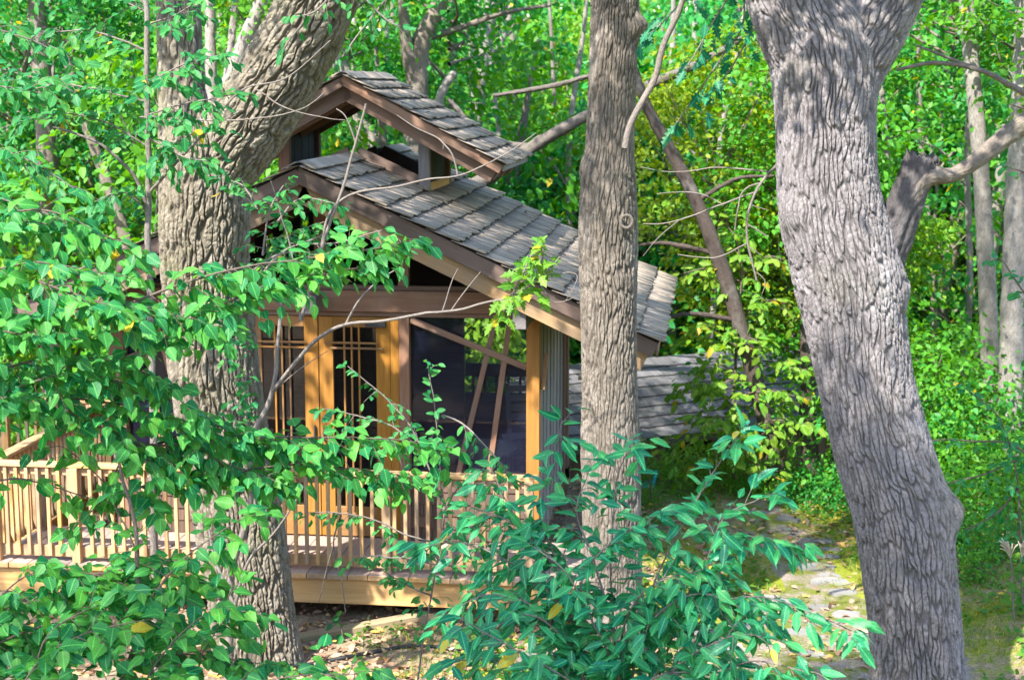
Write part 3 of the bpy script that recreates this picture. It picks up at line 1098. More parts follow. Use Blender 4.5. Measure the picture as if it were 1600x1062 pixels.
porch_chair(-2.22, 19.9, .25, 'dark slatted high-back chair behind the leaning slats of the screen')
porch_chair(-3.45, 18.3, 2.6, 'dim slatted chair low behind the screen beside the glazed doors')
tb = thing('round_table', (-2.75, 18.9, DZ), 'dim round table behind the leaning slats inside the screened room', 'table')
Vt, Ft, ut = tube_arrays([(-2.75, 18.9, DZ), (-2.75, 18.9, DZ + .3), (-2.75, 18.9, DZ + .68)], [.2, .05, .06], 12, 12)
add('pedestal', mesh_np('pedestal', Vt, Ft, M_FURN, ut, None, True), None, tb)
bm = bmesh.new()
bmesh.ops.create_cone(bm, cap_ends=True, segments=32, radius1=.5, radius2=.5, depth=.035)
me = bpy.data.meshes.new('tabletop'); bm.to_mesh(me); bm.free(); me.materials.append(M_FURN)
add('tabletop', me, Matrix.Translation((-2.75, 18.9, DZ + .70)), tb)

# ------------------------------------------------------------------ neighbouring cabin
NBA = .58
nb = thing('shingled_cabin', (2.2, 27.0, -3.0), 'low grey shake roofed cabin half hidden behind yellow green leaves', 'cabin')
ea = at(985, 690, 24.6)
dirv = Vector((math.cos(NBA), math.sin(NBA), 0))
upv = Vector((-math.sin(NBA) * .93, math.cos(NBA) * .93, .37)).normalized()
nrm = dirv.cross(upv).normalized()
e0 = Vector(ea) - dirv * 1.2
ncs, ex, LB = 8, .29, 7.4
nroof = add('roof', None, Matrix.Translation(e0), nb)
a_ = e0 + upv * (ncs * ex / 2) - nrm * .05
board('roof_deck', a_, a_ + dirv * LB, ncs * ex, .06, M_DIM, nroof, tuple(nrm))
for c in range(ncs):
    x = -.05
    while x < LB:
        w = random.uniform(.14, .26)
        p = e0 + dirv * (x + w / 2) + upv * (c * ex - .02 + random.uniform(-.012, .012)) + nrm * (.035)
        q = p + upv * (ex * 1.15) - nrm * .03
        b_ = board('roof_shingle', p, q, w - .004, .045, M_SHINGLE2, nroof, tuple(nrm), .0)
        x += w
w0 = e0 + upv * .35 + dirv * .3
for k in range(24):
    p = w0 + dirv * (k * .29 + .14)
    if k in (6, 7, 8): continue
    board('wall_plank', (p.x, p.y, -3.2), (p.x, p.y, w0.z - .1), .28, .05, M_BROWN, nb, (-math.sin(NBA), math.cos(NBA), 0))
pw = w0 + dirv * (7 * .29 + .14) + Vector((-math.sin(NBA), math.cos(NBA), 0)) * .1
board('doorway_back', (pw.x, pw.y, -3.2), (pw.x, pw.y, w0.z - .1), .9, .03, M_DIM, nb, (-math.sin(NBA), math.cos(NBA), 0))
board('eave_board', e0 - nrm * .06 - upv * .01, e0 - nrm * .06 - upv * .01 + dirv * LB, .03, .12, M_GREYW, nb, tuple(nrm))

# turquoise garden chair beside the middle trunk
q = at(1008, 760, 22.3)
gz = float(ground_z(q[0], q[1]))
tc = thing('garden_chair', (q[0], q[1], gz), 'turquoise garden chair half hidden behind the straight middle trunk', 'chair')
zt = q[2] - gz
bx = q[0]
board('seat', (bx - .26, q[1], q[2]), (bx + .10, q[1], q[2] - .01), .42, .11, M_TURQ, tc)
board('backrest', (bx + .10, q[1], q[2] - .06), (bx + .15, q[1], q[2] + .20), .42, .04, M_TURQ, tc, (1, 0, 0))
for sx in (-.22, .08):
    for sy in (-.17, .17):
        board('leg', (bx + sx, q[1] + sy, gz - .03), (bx + sx, q[1] + sy, q[2] - .05), .05, .05, M_TURQ, tc, (0, 1, 0))

# ------------------------------------------------------------------ timbers and hose on the ground by the deck
p0, p1 = on(430, 1012, -.80), on(905, 925, -.60)
tim = board('landscape_timber', (p0[0], p0[1], -.80), (p1[0], p1[1] + .1, -.62), .15, .17, M_TIMBER)
tag(tim, 'long weathered timber lying on the leaf litter under the deck edge', 'timber')
tim2 = board('landscape_timber', tuple(on(150, 1062, -.66)), tuple(on(400, 990, -.70)), .15, .16, M_TIMBER)
tag(tim2, 'grey timber on the ground left of the leaning oak trunk behind leaves', 'timber')
hp = []
for (x, y) in ((440, 1050), (490, 1034), (560, 1026), (640, 1013), (700, 1012), (760, 1022), (800, 1050)):
    q = on(x, y, -.74)
    hp.append((q[0], q[1], float(ground_z(q[0], q[1])) + .018))
hv, hf, hu = tube_arrays(hp, [.02] * len(hp), 10, 60)
tag(add('garden_hose', mesh_np('garden_hose', hv, hf, M_HOSE, hu, None, True)), 'black hose lying on the ground in front of the deck', 'hose')


# ------------------------------------------------------------------ big trees with built bark
def bark_disp(depth, cw, cl, seed, circ, lobes=None, smoothz=None):
    na = max(6, int(round(circ / cw)))

    def f(th, s, rr, P):
        a = th / (2 * math.pi) * na
        cs_, sn_ = np.cos(th), np.sin(th)
        k0 = circ / 6.283
        wv = fbm(np.stack([cs_ * k0 * 5, sn_ * k0 * 5, s * 3.2], -1), seed, 2) - .5
        wv2 = fbm(np.stack([cs_ * k0 * 22, sn_ * k0 * 22, s * 9], -1), seed + 5, 2) - .5
        d = worley_edge(a + wv * 1.5 + wv2 * .9, s / cl + wv * .9 + wv2 * .3, na, seed)
        h = np.clip((d - .03) / .30, 0, 1)
        h = h * h * (3 - 2 * h)
        d2 = worley_edge(a * 1.0 + wv * 1.5 + wv2 * 1.6, s / (cl * .24) + wv2 * 1.0, na, seed + 7)
        h2 = np.clip(d2 / .22, 0, 1)
        fine = fbm(np.stack([cs_ * k0 * 70, sn_ * k0 * 70, s * 26], -1), seed + 3, 3) - .5
        amp = .7 + .6 * fbm(np.stack([cs_ * 1.7, sn_ * 1.7, s * 1.1], -1), seed + 11, 2)
        if smoothz is not None: amp = amp * smoothz(P)
        out = depth * amp * (h - .8) + depth * .34 * amp * (h2 - .7) * h + depth * .5 * fine
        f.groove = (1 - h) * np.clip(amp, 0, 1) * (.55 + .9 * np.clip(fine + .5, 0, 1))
        out = out + (fbm(np.stack([np.cos(th) * 1.2, np.sin(th) * 1.2, s * .9], -1), seed + 21, 2) - .5) * rr * .16
        if lobes is not None: out = out + lobes(th, s, rr, P)
        return out
    return f


def big_tube(name, pts, Y, mat, parent, sides, n, depth, cw, cl, seed, lobes=None, smoothz=None):
    P, R = pxpath(pts, Y)
    circ = 2 * math.pi * R.mean()
    d = np.concatenate([[0], np.cumsum(np.linalg.norm(np.diff(P, axis=0), axis=1))])
    d /= d[-1]
    ys = [p[1] for p in pts]
    k = next((i for i, y in enumerate(ys) if y < -30), len(ys) - 1)
    fr = np.linspace(0, d[k], n)
    if k < len(ys) - 1: fr = np.concatenate([fr, np.linspace(d[k], 1, 41)[1:]])
    bd = bark_disp(depth, cw, cl, seed, circ, lobes, smoothz)
    V, F, u = tube_arrays(P, R, sides, fr, bd, True)
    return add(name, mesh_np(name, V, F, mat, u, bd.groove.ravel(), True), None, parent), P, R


def bump_at(px, py, Y, amp, rad):
    c = at(px, py, Y)

    def f(th, s, rr, P):
        d = np.linalg.norm(P - c, axis=-1)
        return amp * np.exp(-(d / rad) ** 2)
    return f


def sumf(*fs):
    return lambda th, s, rr, P: sum(f(th, s, rr, P) for f in fs)


def crown_stack(parent, items, colr):
    """items = [(x, y, z, scale)] copies of the crown meshes hung on a big tree"""
    for k, (x, y, z, s) in enumerate(items):
        o = add('crown', CROWNS[k % len(CROWNS)], Matrix.Translation((x, y, z)) @ Matrix.Rotation(k * 1.9 + x, 4, 'Z') @ Matrix.Diagonal((s, s, s * .8, 1)), parent)
        o.color = (*colr, 1)


# crown meshes shared by the wood behind
def crown_data(seed, ncl, per, R, H, size, flat=.25, tpl='far'):
    g = np.random.default_rng(seed)
    d = g.normal(size=(ncl, 3))
    d = unit(d)
    rad = g.uniform(.35, 1.0, ncl) ** .6
    C = d * rad[:, None] * [R, R, H]
    C[:, 2] += .25 * (fbm(C * .6, seed, 2) - .5) * R
    P, A, N = [], [], []
    for c in C:
        m = int(per * g.uniform(.5, 1.5))
        r = g.uniform(.45, .95) * .62
        q = g.normal(size=(m, 3)) * [r, r, r * flat]
        tilt = g.normal(size=3) * .35
        q[:, 2] += q[:, 0] * tilt[0] + q[:, 1] * tilt[1] - .25 * (q[:, 0] ** 2 + q[:, 1] ** 2)
        out = unit(q * [1, 1, .2] + g.normal(size=(m, 3)) * .15)
        P.append(c + q)
        A.append(out + [0, 0, -.35] + g.normal(size=(m, 3)) * .35)
        N.append(np.array([0, 0, 1.]) + g.normal(size=(m, 3)) * .55)
    P, A, N = np.vstack(P), np.vstack(A), np.vstack(N)
    S = g.uniform(.7, 1.3, len(P)) * size
    me = leaf_mesh('crown', TPL[tpl][:4], P, A, N, S, M_LEAF_BG)
    limbs = []
    for c in C[:: max(1, ncl // 26)]:
        a = np.array([0, 0, c[2] * .5 - H * .45])
        mid = (a + c) / 2 + g.normal(size=3) * .25 + [0, 0, -.15]
        limbs.append(tube_arrays([a, mid, c], [.045, .025, .008], 5, 7))
    lm = tube_mesh('branches', limbs, M_BARK_BACK)
    return me, lm


CR = [crown_data(100 + i, 78, 72, 2.7, 3.6, .165) for i in range(5)]
CROWNS = [c[0] for c in CR]
BR = [c[1] for c in CR]
BUSH = [crown_data(200 + i, 42, 50, .95, .62, .085)[0] for i in range(3)]

# left oak
oak = thing('oak_tree', at(400, 1040, 14.8), 'huge furrowed oak trunk in front of the deck with one limb leaning right', 'tree')
flare = lambda th, s, rr, P: .16 * np.exp(-np.clip(s, 0, None) / .35) * (.6 + .6 * np.cos(th * 4 + 1))
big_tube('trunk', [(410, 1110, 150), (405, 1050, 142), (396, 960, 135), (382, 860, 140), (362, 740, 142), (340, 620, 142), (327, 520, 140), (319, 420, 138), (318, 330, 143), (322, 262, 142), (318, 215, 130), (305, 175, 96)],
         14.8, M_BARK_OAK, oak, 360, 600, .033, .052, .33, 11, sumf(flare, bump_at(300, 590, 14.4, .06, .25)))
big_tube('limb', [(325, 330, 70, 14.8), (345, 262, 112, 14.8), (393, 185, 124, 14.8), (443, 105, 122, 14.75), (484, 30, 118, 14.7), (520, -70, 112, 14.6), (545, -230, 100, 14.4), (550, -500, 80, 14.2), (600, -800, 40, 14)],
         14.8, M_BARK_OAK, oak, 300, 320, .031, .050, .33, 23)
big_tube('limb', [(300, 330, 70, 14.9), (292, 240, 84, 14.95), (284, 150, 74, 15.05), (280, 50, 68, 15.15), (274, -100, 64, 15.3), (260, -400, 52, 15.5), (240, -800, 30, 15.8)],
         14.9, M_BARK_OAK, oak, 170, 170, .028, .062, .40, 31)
crown_stack(oak, [(-5.6, 13.0, 9.6, .6), (-7.4, 13.8, 9.2, .7), (-5.8, 17.0, 9.8, .6), (-3.4, 18.8, 9.8, .5), (-3.6, 11.4, 10.4, .42)], (.05, .16, .025))  # out of view; last two crowns added to shade low roof and middle trunk

# right tree
rt = thing('furrowed_tree', at(1435, 1180, 13.0), 'thick purple grey furrowed trunk forking at the top with a broken side limb', 'tree')
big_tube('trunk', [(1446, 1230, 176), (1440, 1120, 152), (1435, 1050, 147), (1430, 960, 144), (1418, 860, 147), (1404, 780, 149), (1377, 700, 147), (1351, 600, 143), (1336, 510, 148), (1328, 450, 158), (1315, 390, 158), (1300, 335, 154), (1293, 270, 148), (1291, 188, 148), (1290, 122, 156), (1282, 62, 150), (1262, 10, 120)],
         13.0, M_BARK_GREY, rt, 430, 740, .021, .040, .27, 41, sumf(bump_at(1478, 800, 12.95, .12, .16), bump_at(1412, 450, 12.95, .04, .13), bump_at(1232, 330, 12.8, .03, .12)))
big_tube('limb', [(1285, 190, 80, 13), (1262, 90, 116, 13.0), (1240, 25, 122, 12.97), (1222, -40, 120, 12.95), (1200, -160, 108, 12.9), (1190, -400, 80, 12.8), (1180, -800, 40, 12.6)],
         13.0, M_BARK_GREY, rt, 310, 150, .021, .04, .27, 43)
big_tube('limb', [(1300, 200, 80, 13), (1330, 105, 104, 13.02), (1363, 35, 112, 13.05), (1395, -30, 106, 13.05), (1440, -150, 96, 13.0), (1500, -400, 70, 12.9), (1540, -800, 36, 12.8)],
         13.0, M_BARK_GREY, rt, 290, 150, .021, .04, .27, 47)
# broken side limb with the thinner live branch on its end
P, R = pxpath([(1352, 480, 70, 13.05), (1385, 392, 66, 13.05), (1410, 330, 56, 13.05), (1429, 285, 54, 13.05), (1440, 258, 52, 13.05), (1443, 250, 46, 13.05), (1440, 262, 6, 13.05)])
V, F, u = tube_arrays(P, R, 48, 70, bark_disp(.02, .045, .5, 55, .8, lambda th, s, rr, P: 0 * s))
V[:, 2] += np.where(V[:, 2] > at(1440, 275, 13.05)[2], (vnoise(V * [30, 30, 6], 5) - .35) * .14, 0)
add('broken_limb', mesh_np('broken_limb', V, F, M_SNAG, u, None, True), None, rt)
P, R = pxpath([(1418, 318, 30, 13.0), (1440, 286, 26, 12.98), (1460, 274, 28, 12.98), (1478, 275, 24, 13.0), (1500, 268, 22, 13.05), (1540, 240, 26, 13.1), (1570, 215, 29, 13.15), (1605, 190, 30, 13.2), (1680, 130, 34, 13.3)])
V, F, u = tube_arrays(P, R, 40, 110, bark_disp(.008, .04, .15, 57, .6))
add('live_branch', mesh_np('live_branch', V, F, M_BARK_BACK, u, None, True), None, rt)
crown_stack(rt, [(2.0, 12.6, 9.6, .95), (.2, 11.8, 9.2, .8), (4.0, 13.6, 9.0, .9)], (.05, .16, .025))

# middle tree
mt = thing('straight_tree', at(957, 995, 15.4), 'straight brown grey trunk with round knot standing in front of the roof end', 'tree')
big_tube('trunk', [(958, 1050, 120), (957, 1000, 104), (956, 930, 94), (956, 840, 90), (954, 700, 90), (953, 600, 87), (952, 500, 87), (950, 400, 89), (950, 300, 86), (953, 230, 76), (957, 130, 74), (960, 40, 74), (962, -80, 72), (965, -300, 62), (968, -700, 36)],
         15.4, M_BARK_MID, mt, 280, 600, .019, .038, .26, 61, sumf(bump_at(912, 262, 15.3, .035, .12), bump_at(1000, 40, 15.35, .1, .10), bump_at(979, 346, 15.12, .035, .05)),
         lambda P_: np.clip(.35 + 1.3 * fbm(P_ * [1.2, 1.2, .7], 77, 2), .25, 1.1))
kn = at(979, 346, 15.14)
th = np.linspace(0, 2 * math.pi, 20)
Vk, Fk, uk = tube_arrays([kn + np.array([.055 * math.cos(a), -.018, .06 * math.sin(a)]) for a in th], [.015] * 20, 10, 60)
add('knot', mesh_np('knot', Vk, Fk, M_BARK_MID, uk, None, True), None, mt)
crown_stack(mt, [(.2, 15.0, 12.5, .45)], (.05, .16, .025))

# unseen trees added outside the frame, crowns placed to cast dappled shade
shade_items = [(-13.2, 10.5, 9.0, .9), (-11.6, 6.8, 9.4, .6), (-11.6, 13.2, 8.6, .6), (-3.4, 4.6, 10.4, .7), (-2.7, 5.8, 10.0, .5), (-7.8, 2.8, 10.0, .5), (-4.9, 2.6, 9.8, .62)]
for k, (tx, ty) in enumerate([(-10.2, 8.2), (-4.2, 4.6)]):
    st_ = thing('woodland_tree', (tx, ty, float(ground_z(tx, ty))), ['tall woodland tree standing uphill of the deck, crown over the slope', 'tall woodland tree nearest the viewpoint, crown above the slope'][k], 'tree')
    z0 = float(ground_z(tx, ty))
    V, F, u = tube_arrays([(tx, ty, z0 - .2), (tx + .1, ty + .1, z0 + 3), (tx, ty + .2, z0 + 7), (tx + .2, ty, 11)], [.26, .2, .16, .06], 20, 40, bark_disp(.02, .08, .25, 70 + k, 1.3))
    add('trunk', mesh_np('trunk', V, F, M_BARK_OAK, u, None, True), None, st_)
    crown_stack(st_, [s for i, s in enumerate(shade_items) if (i < 3) == (k == 0)], (.05, .16, .025))

# ------------------------------------------------------------------ wood behind: trunks that can be told apart
GREENS = [(.07, .27, .03), (.035, .24, .05), (.085, .28, .035), (.022, .22, .08), (.09, .29, .03), (.15, .31, .025), (.03, .24, .065)]


def px_tree(name, label, paths, mat, cat='tree', crowns=(), colr=None, sides=14, group=None, disp=.012):
    P0, R0 = pxpath(paths[0])
    t = thing(name, P0[0], label, cat, group)
    for k, pth in enumerate(paths):
        P, R = pxpath(pth)
        V, F, u = tube_arrays(P, R, sides, 70, bark_disp(disp, .07, .25, 80 + k, 6.28 * R.mean()))
        add('trunk' if k == 0 else 'limb', mesh_np('trunk', V, F, mat, u, None, True), None, t)
    for j, (x, y, Y, s) in enumerate(crowns):
        i = (j + int(abs(x))) % 5
        o = add('crown', CROWNS[i], Matrix.Translation(Vector(at(x, y, Y))) @ Matrix.Rotation(x * .7, 4, 'Z') @ Matrix.Diagonal((s, s, s, 1)), t)
        o.color = (*(colr or GREENS[i]), 1)
        b_ = add('branches', BR[i], W[o.name], t)
        tag(b_, kind='stuff')
    return t


px_tree('forked_tree', 'grey forked trunk rising straight behind the cupola roof', [[(640, 420, 44, 25.5), (646, 250, 38, 25.5), (652, 150, 34, 25.5), (655, 75, 32, 25.5), (680, 20, 26, 25.6), (700, -40, 22, 25.7), (720, -150, 16, 26)],
        [(652, 150, 24, 25.5), (640, 95, 22, 25.4), (633, 50, 18, 25.3), (628, -20, 14, 25.2)], [(665, 60, 12, 25.6), (715, 45, 10, 25.8), (790, 20, 7, 26), (860, 8, 5, 26.3)]], M_BARK_BACK, crowns=[(700, -160, 26.5, .9)], colr=GREENS[1])
px_tree('leaning_tree', 'pale leaning trunk seen through the open cupola', [[(625, 330, 40, 27.5), (590, 240, 34, 27.5), (555, 180, 30, 27.5), (530, 90, 26, 27.5), (510, 0, 20, 27.5), (500, -80, 16, 27.5)]], M_BARK_PALE, crowns=[(520, -120, 28.5, .9)], colr=GREENS[0])
px_tree('dark_leaning_tree', 'dark thin trunk leaning left above the low grey roof, yellow green crown', [[(1216, 770, 34, 22.0), (1212, 730, 30, 22.0), (1198, 660, 27, 22.0), (1165, 540, 25, 22.0), (1128, 420, 24, 22.0), (1088, 315, 22, 22.0), (1045, 230, 20, 22.0), (1010, 165, 16, 22.0), (985, 90, 12, 22)],
        [(1150, 500, 10, 22.0), (1080, 490, 7, 21.8), (1030, 500, 4, 21.6)], [(1115, 395, 9, 22.0), (1040, 380, 6, 22.1), (985, 385, 4, 22.3)], [(1088, 315, 8, 22.0), (1150, 280, 6, 21.8), (1210, 275, 4, 21.6)]], M_BARK_DARK,
        crowns=[(1120, 250, 24.4, .6), (1230, 380, 24.5, .55)], colr=(.20, .30, .015), disp=.008)
px_tree('slender_tree', 'dark upright trunk right of the leaning one, behind the path', [[(1272, 780, 32, 23.0), (1268, 730, 28, 23.0), (1262, 640, 25, 23.0), (1262, 560, 24, 23.0), (1258, 400, 22, 23.0), (1250, 200, 16, 23)]], M_BARK_DARK, crowns=[(1260, 380, 23.8, .6), (1250, 180, 24, .7)], colr=GREENS[0], disp=.008)
px_tree('pale_tree', 'slim pale trunk, left one of the pale pair at far right', [[(1560, 780, 30, 23.0), (1551, 700, 28, 23.0), (1545, 520, 28, 23.0), (1535, 300, 26, 23.0), (1518, 100, 23, 23.0), (1508, -20, 21, 23.0), (1500, -160, 18, 23)]], M_BARK_PALE, crowns=[(1500, -60, 24, .6)], colr=GREENS[1], disp=.006)
px_tree('pale_tree', 'thicker pale ridged trunk, right one of the pale pair at far right', [[(1576, 820, 46, 22.5), (1577, 730, 40, 22.5), (1580, 560, 38, 22.5), (1588, 350, 38, 22.5), (1598, 150, 35, 22.5), (1606, -40, 32, 22.5)]], M_BARK_PALE, crowns=[(1620, -60, 23, .7)], colr=GREENS[4], disp=.02)
px_tree('grey_tree', 'grey trunk at far left behind the leafy shrub', [[(84, 700, 40, 25.0), (80, 480, 36, 25.0), (76, 300, 33, 25.0), (64, 100, 30, 25.0), (50, -60, 26, 25.0)]], M_BARK_BACK, crowns=[(30, 60, 26, .7)], colr=GREENS[3])
px_tree('leaning_grey_tree', 'thin grey trunk leaning left between the shrub and the pale sapling', [[(250, 560, 24, 25.0), (205, 400, 22, 25.0), (165, 280, 19, 25.0), (130, 180, 16, 25.0), (95, 60, 12, 25)]], M_BARK_BACK, crowns=[(110, 80, 26, .6)], colr=GREENS[1])
px_tree('arching_tree', 'pale trunk leaning right behind the oak fork', [[(345, 300, 30, 22.0), (352, 160, 26, 22.0), (378, 75, 24, 22.0), (405, 10, 22, 22.0), (430, -80, 18, 22)], [(336, 260, 22, 22.2), (330, 120, 18, 22.2), (328, 0, 16, 22.3), (326, -80, 12, 22.3)], [(352, 160, 16, 22), (362, 60, 12, 22), (372, -40, 9, 22)]], M_BARK_PALE, crowns=[(400, -120, 23, .6)], colr=GREENS[2])
px_tree('distant_tree', 'pale trunk far behind the cupola roof slope', [[(730, 320, 24, 34.0), (742, 200, 22, 34.0), (752, 100, 22, 34.0), (768, 0, 20, 34.0), (780, -80, 16, 34)], [(752, 100, 12, 34), (790, 50, 10, 34.2), (800, -20, 8, 34.3)]], M_BARK_PALE, crowns=[(770, -60, 35, .8)], colr=GREENS[6])
px_tree('fallen_trunk', 'grey fallen trunk slanting behind the straight middle trunk', [[(720, 300, 24, 24.0), (768, 275, 23, 24.0), (840, 225, 20, 24.0), (915, 182, 18, 24.0), (1000, 140, 16, 24.0), (1090, 100, 13, 24.0), (1160, 60, 9, 24)], [(830, 230, 12, 24), (760, 215, 10, 24.2), (700, 155, 7, 24.4)], [(770, 150, 6, 24), (860, 135, 8, 24.1), (925, 118, 7, 24.1)]], M_BARK_DARK2, 'trunk')
px_tree('broken_snag', 'short broken grey snag beside the cupola ridge', [[(675, 260, 16, 24.6), (684, 170, 14, 24.6), (697, 132, 13, 24.6), (710, 115, 11, 24.6), (712, 112, 4, 24.6)]], M_BARK_PALE, 'snag')
px_tree('thin_tree', 'thin dark trunk behind the right furrowed trunk base', [[(1318, 790, 26, 23.4), (1300, 640, 20, 23.4), (1292, 560, 16, 23.4), (1290, 440, 12, 23.4)]], M_BARK_DARK, crowns=[(1340, 440, 24.5, .5)], colr=GREENS[5], disp=.006)

gp_ = np.random.default_rng(77)
for k, (x, Y) in enumerate([(120, 27), (440, 30), (560, 33), (870, 29), (900, 33), (1090, 30), (1150, 34), (1420, 26), (1460, 31), (1500, 27), (1215, 33), (800, 36), (20, 29), (290, 31)]):
    w = gp_.uniform(5, 10)
    lx = gp_.normal() * 40
    px_tree('pole_tree', 'thin bare pole of a young tree among the leaves of the wood', [[(x, 700, w * 1.3, Y), (x + lx * .3 + 6, 450, w * 1.1, Y), (x + lx * .6 - 6, 220, w, Y), (x + lx, 40, w * .8, Y), (x + lx * 1.2, -80, w * .6, Y)],
            [(x + lx * .5, 300, w * .5, Y), (x + lx * .5 + 40 * (-1) ** k, 240, w * .4, Y), (x + lx * .5 + 90 * (-1) ** k, 215, w * .2, Y)]], M_BARK_PALE if k % 2 else M_BARK_BACK, group='thin pole trees in the wood behind the cabin', sides=8, disp=.003)

# the rest of the wood, nobody could tell one from the next
gb = np.random.default_rng(21)
spots = []
for (y0, y1, n) in ((23.5, 29, 20), (29, 38, 26), (38, 52, 30), (52, 78, 34)):
    for k in range(n):
        y = gb.uniform(y0, y1)
        xl, xr = -y * .46 - 2.5, y * .19 + 2.5
        x = xl + (k + gb.uniform(.1, .9)) / n * (xr - xl)
        if y < 24.8 and -7.2 < x < .5: y += 2.2
        if -3.6 < x < 6.5 and 23 < y < 31: y += 7
        spots.append((x, y))
for i, (x, y) in enumerate(spots):
    gz = float(ground_z(x, y))
    s = gb.uniform(.8, 1.2) * (1 + max(0, y - 30) * .012)
    k = int(gb.integers(0, 5))
    M = Matrix.Translation((x, y, gz + 4.3 * s + gb.uniform(-1.0, .8))) @ Matrix.Rotation(gb.uniform(0, 6.28), 4, 'Z') @ Matrix.Diagonal((s, s, s * 1.15, 1))
    t = thing('woodland_tree', (x, y, gz), 'leafy green tree in the dense wood behind the cabin', 'tree', 'trees of the wood behind the cabin')
    lean = gb.normal(size=2) * .5
    zt = gz + 9 * s
    V, F, u = tube_arrays([(x, y, gz - .2), (x + lean[0] * .3, y, gz + 3), (x + lean[0], y + lean[1], gz + 6), (x + lean[0] * 1.5, y + lean[1], zt)], np.array([.20, .15, .11, .03]) * s, 9, 14)
    add('trunk', mesh_np('trunk', V, F, M_BARK_BACK if i % 3 else M_BARK_PALE, u, None, True), None, t)
    o = add('crown', CROWNS[k], M, t)
    o.color = (*GREENS[int(gb.integers(0, 7))], 1)
    tag(add('branches', BR[k], M, t), kind='stuff')
# far wood, one mass
n = 26000
fy = gb.uniform(82, 120, n)
fx = gb.uniform(-.52, .26, n) * fy
fz = gb.uniform(-4, 22, n) + 2 * np.sin(fx * .3)
A = gb.normal(size=(n, 3)) * [1, 1, .5]
N = gb.normal(size=(n, 3)) * .6 + [0, -.5, .8]
fw = add('distant_wood', leaf_mesh('distant_wood', TPL['far'][:4], np.stack([fx, fy, fz], -1), A, N, gb.uniform(.6, 1.3, n), M_LEAF_BG))
fw.color = (.05, .17, .025, 1)
tag(fw, 'far wood of massed green leaves closing the view', 'wood', kind='stuff')

# bushes under the trees
BUSHES = [(1035, 745, 22.6, .5, 2, 'yellow green bush under the near end of the low grey roof'), (1085, 735, 23.2, .55, 5, 'yellowish bush under the middle of the low grey roof'),
          (1130, 745, 22.4, .5, 5, 'yellow green bush left of the dark leaning trunk'), (1170, 748, 22.8, .55, 0, 'green bush just left of the leaning trunk foot'), (1228, 762, 22.2, .55, 4, 'bright bush between the leaning and the upright dark trunks'),
          (1275, 775, 22.0, .7, 1, 'deep green bush at the foot of the upright dark trunk'), (1312, 772, 21.4, .7, 1, 'deep green bush right behind the furrowed trunk edge, beside the path end'), (1180, 775, 22.0, .45, 4, 'small bright bush at the far end of the path'),
          (1400, 640, 22.5, 1.2, 4, 'big bright bush beside the bend of the furrowed trunk'), (1450, 720, 21.0, 1.0, 4, 'bright bush above the burl of the furrowed trunk'), (1500, 680, 22.0, 1.1, 1, 'deep green bush just left of the pale pair of trunks'),
          (1545, 790, 20.0, .9, 0, 'green bush at the foot of the pale pair of trunks'), (1590, 740, 21.0, 1.0, 4, 'bright bush in front of the thicker pale trunk'), (1480, 800, 19.0, .6, 0, 'green bush right of the burl of the furrowed trunk'),
          (1560, 850, 18.6, .6, 1, 'deep green bush behind the pale wildflower'), (1512, 880, 17.8, .42, 4, 'small bright bush low beside the furrowed trunk'), (1600, 650, 22.5, 1.1, 2, 'yellow green bush behind the thicker pale trunk at the edge'),
          (1440, 580, 23.5, 1.3, 0, 'tall green bush below the broken side limb'), (1530, 590, 24.0, 1.3, 2, 'tall yellow green bush behind the slim pale trunk'), (20, 900, 18.5, 1.0, 2, 'yellow green bush below the deck corner at far left'),
          (-30, 960, 17.5, 1.0, 1, 'deep green bush at the lower left edge under the deck'), (1350, 760, 21.5, .6, 1, 'deep green bush hidden behind the furrowed trunk'), (1012, 775, 21.4, .3, 2, 'low yellowish bush under the turquoise chair'), (1075, 790, 21.8, .35, 4, 'low bright bush left of the path end')]
for i, (x, y, Y, s, c, lab) in enumerate(BUSHES):
    p = at(x, y, Y)
    t = thing('bush', (p[0], p[1], float(ground_z(p[0], p[1]))), lab, 'bush', 'bushes of the undergrowth')
    o = add('foliage', BUSH[i % 3], Matrix.Translation(Vector(p)) @ Matrix.Rotation(i * 1.3, 4, 'Z') @ Matrix.Diagonal((s, s, s, 1)), t)
    o.color = (*GREENS[c], 1)
    tag(o, kind='stuff')
    st = []
    zg = float(ground_z(p[0], p[1]))
    for k in range(5):
        e = p + gb.normal(size=3) * [.4 * s, .3 * s, .2]
        st.append(tube_arrays([(p[0] + gb.normal() * .08, p[1], min(zg, p[2] - .3) - .05), (p + e) / 2 - [0, 0, .1], e], [.014, .01, .004], 5, 7))
    add('stems', tube_mesh('stems', st, M_TWIGD), None, t)


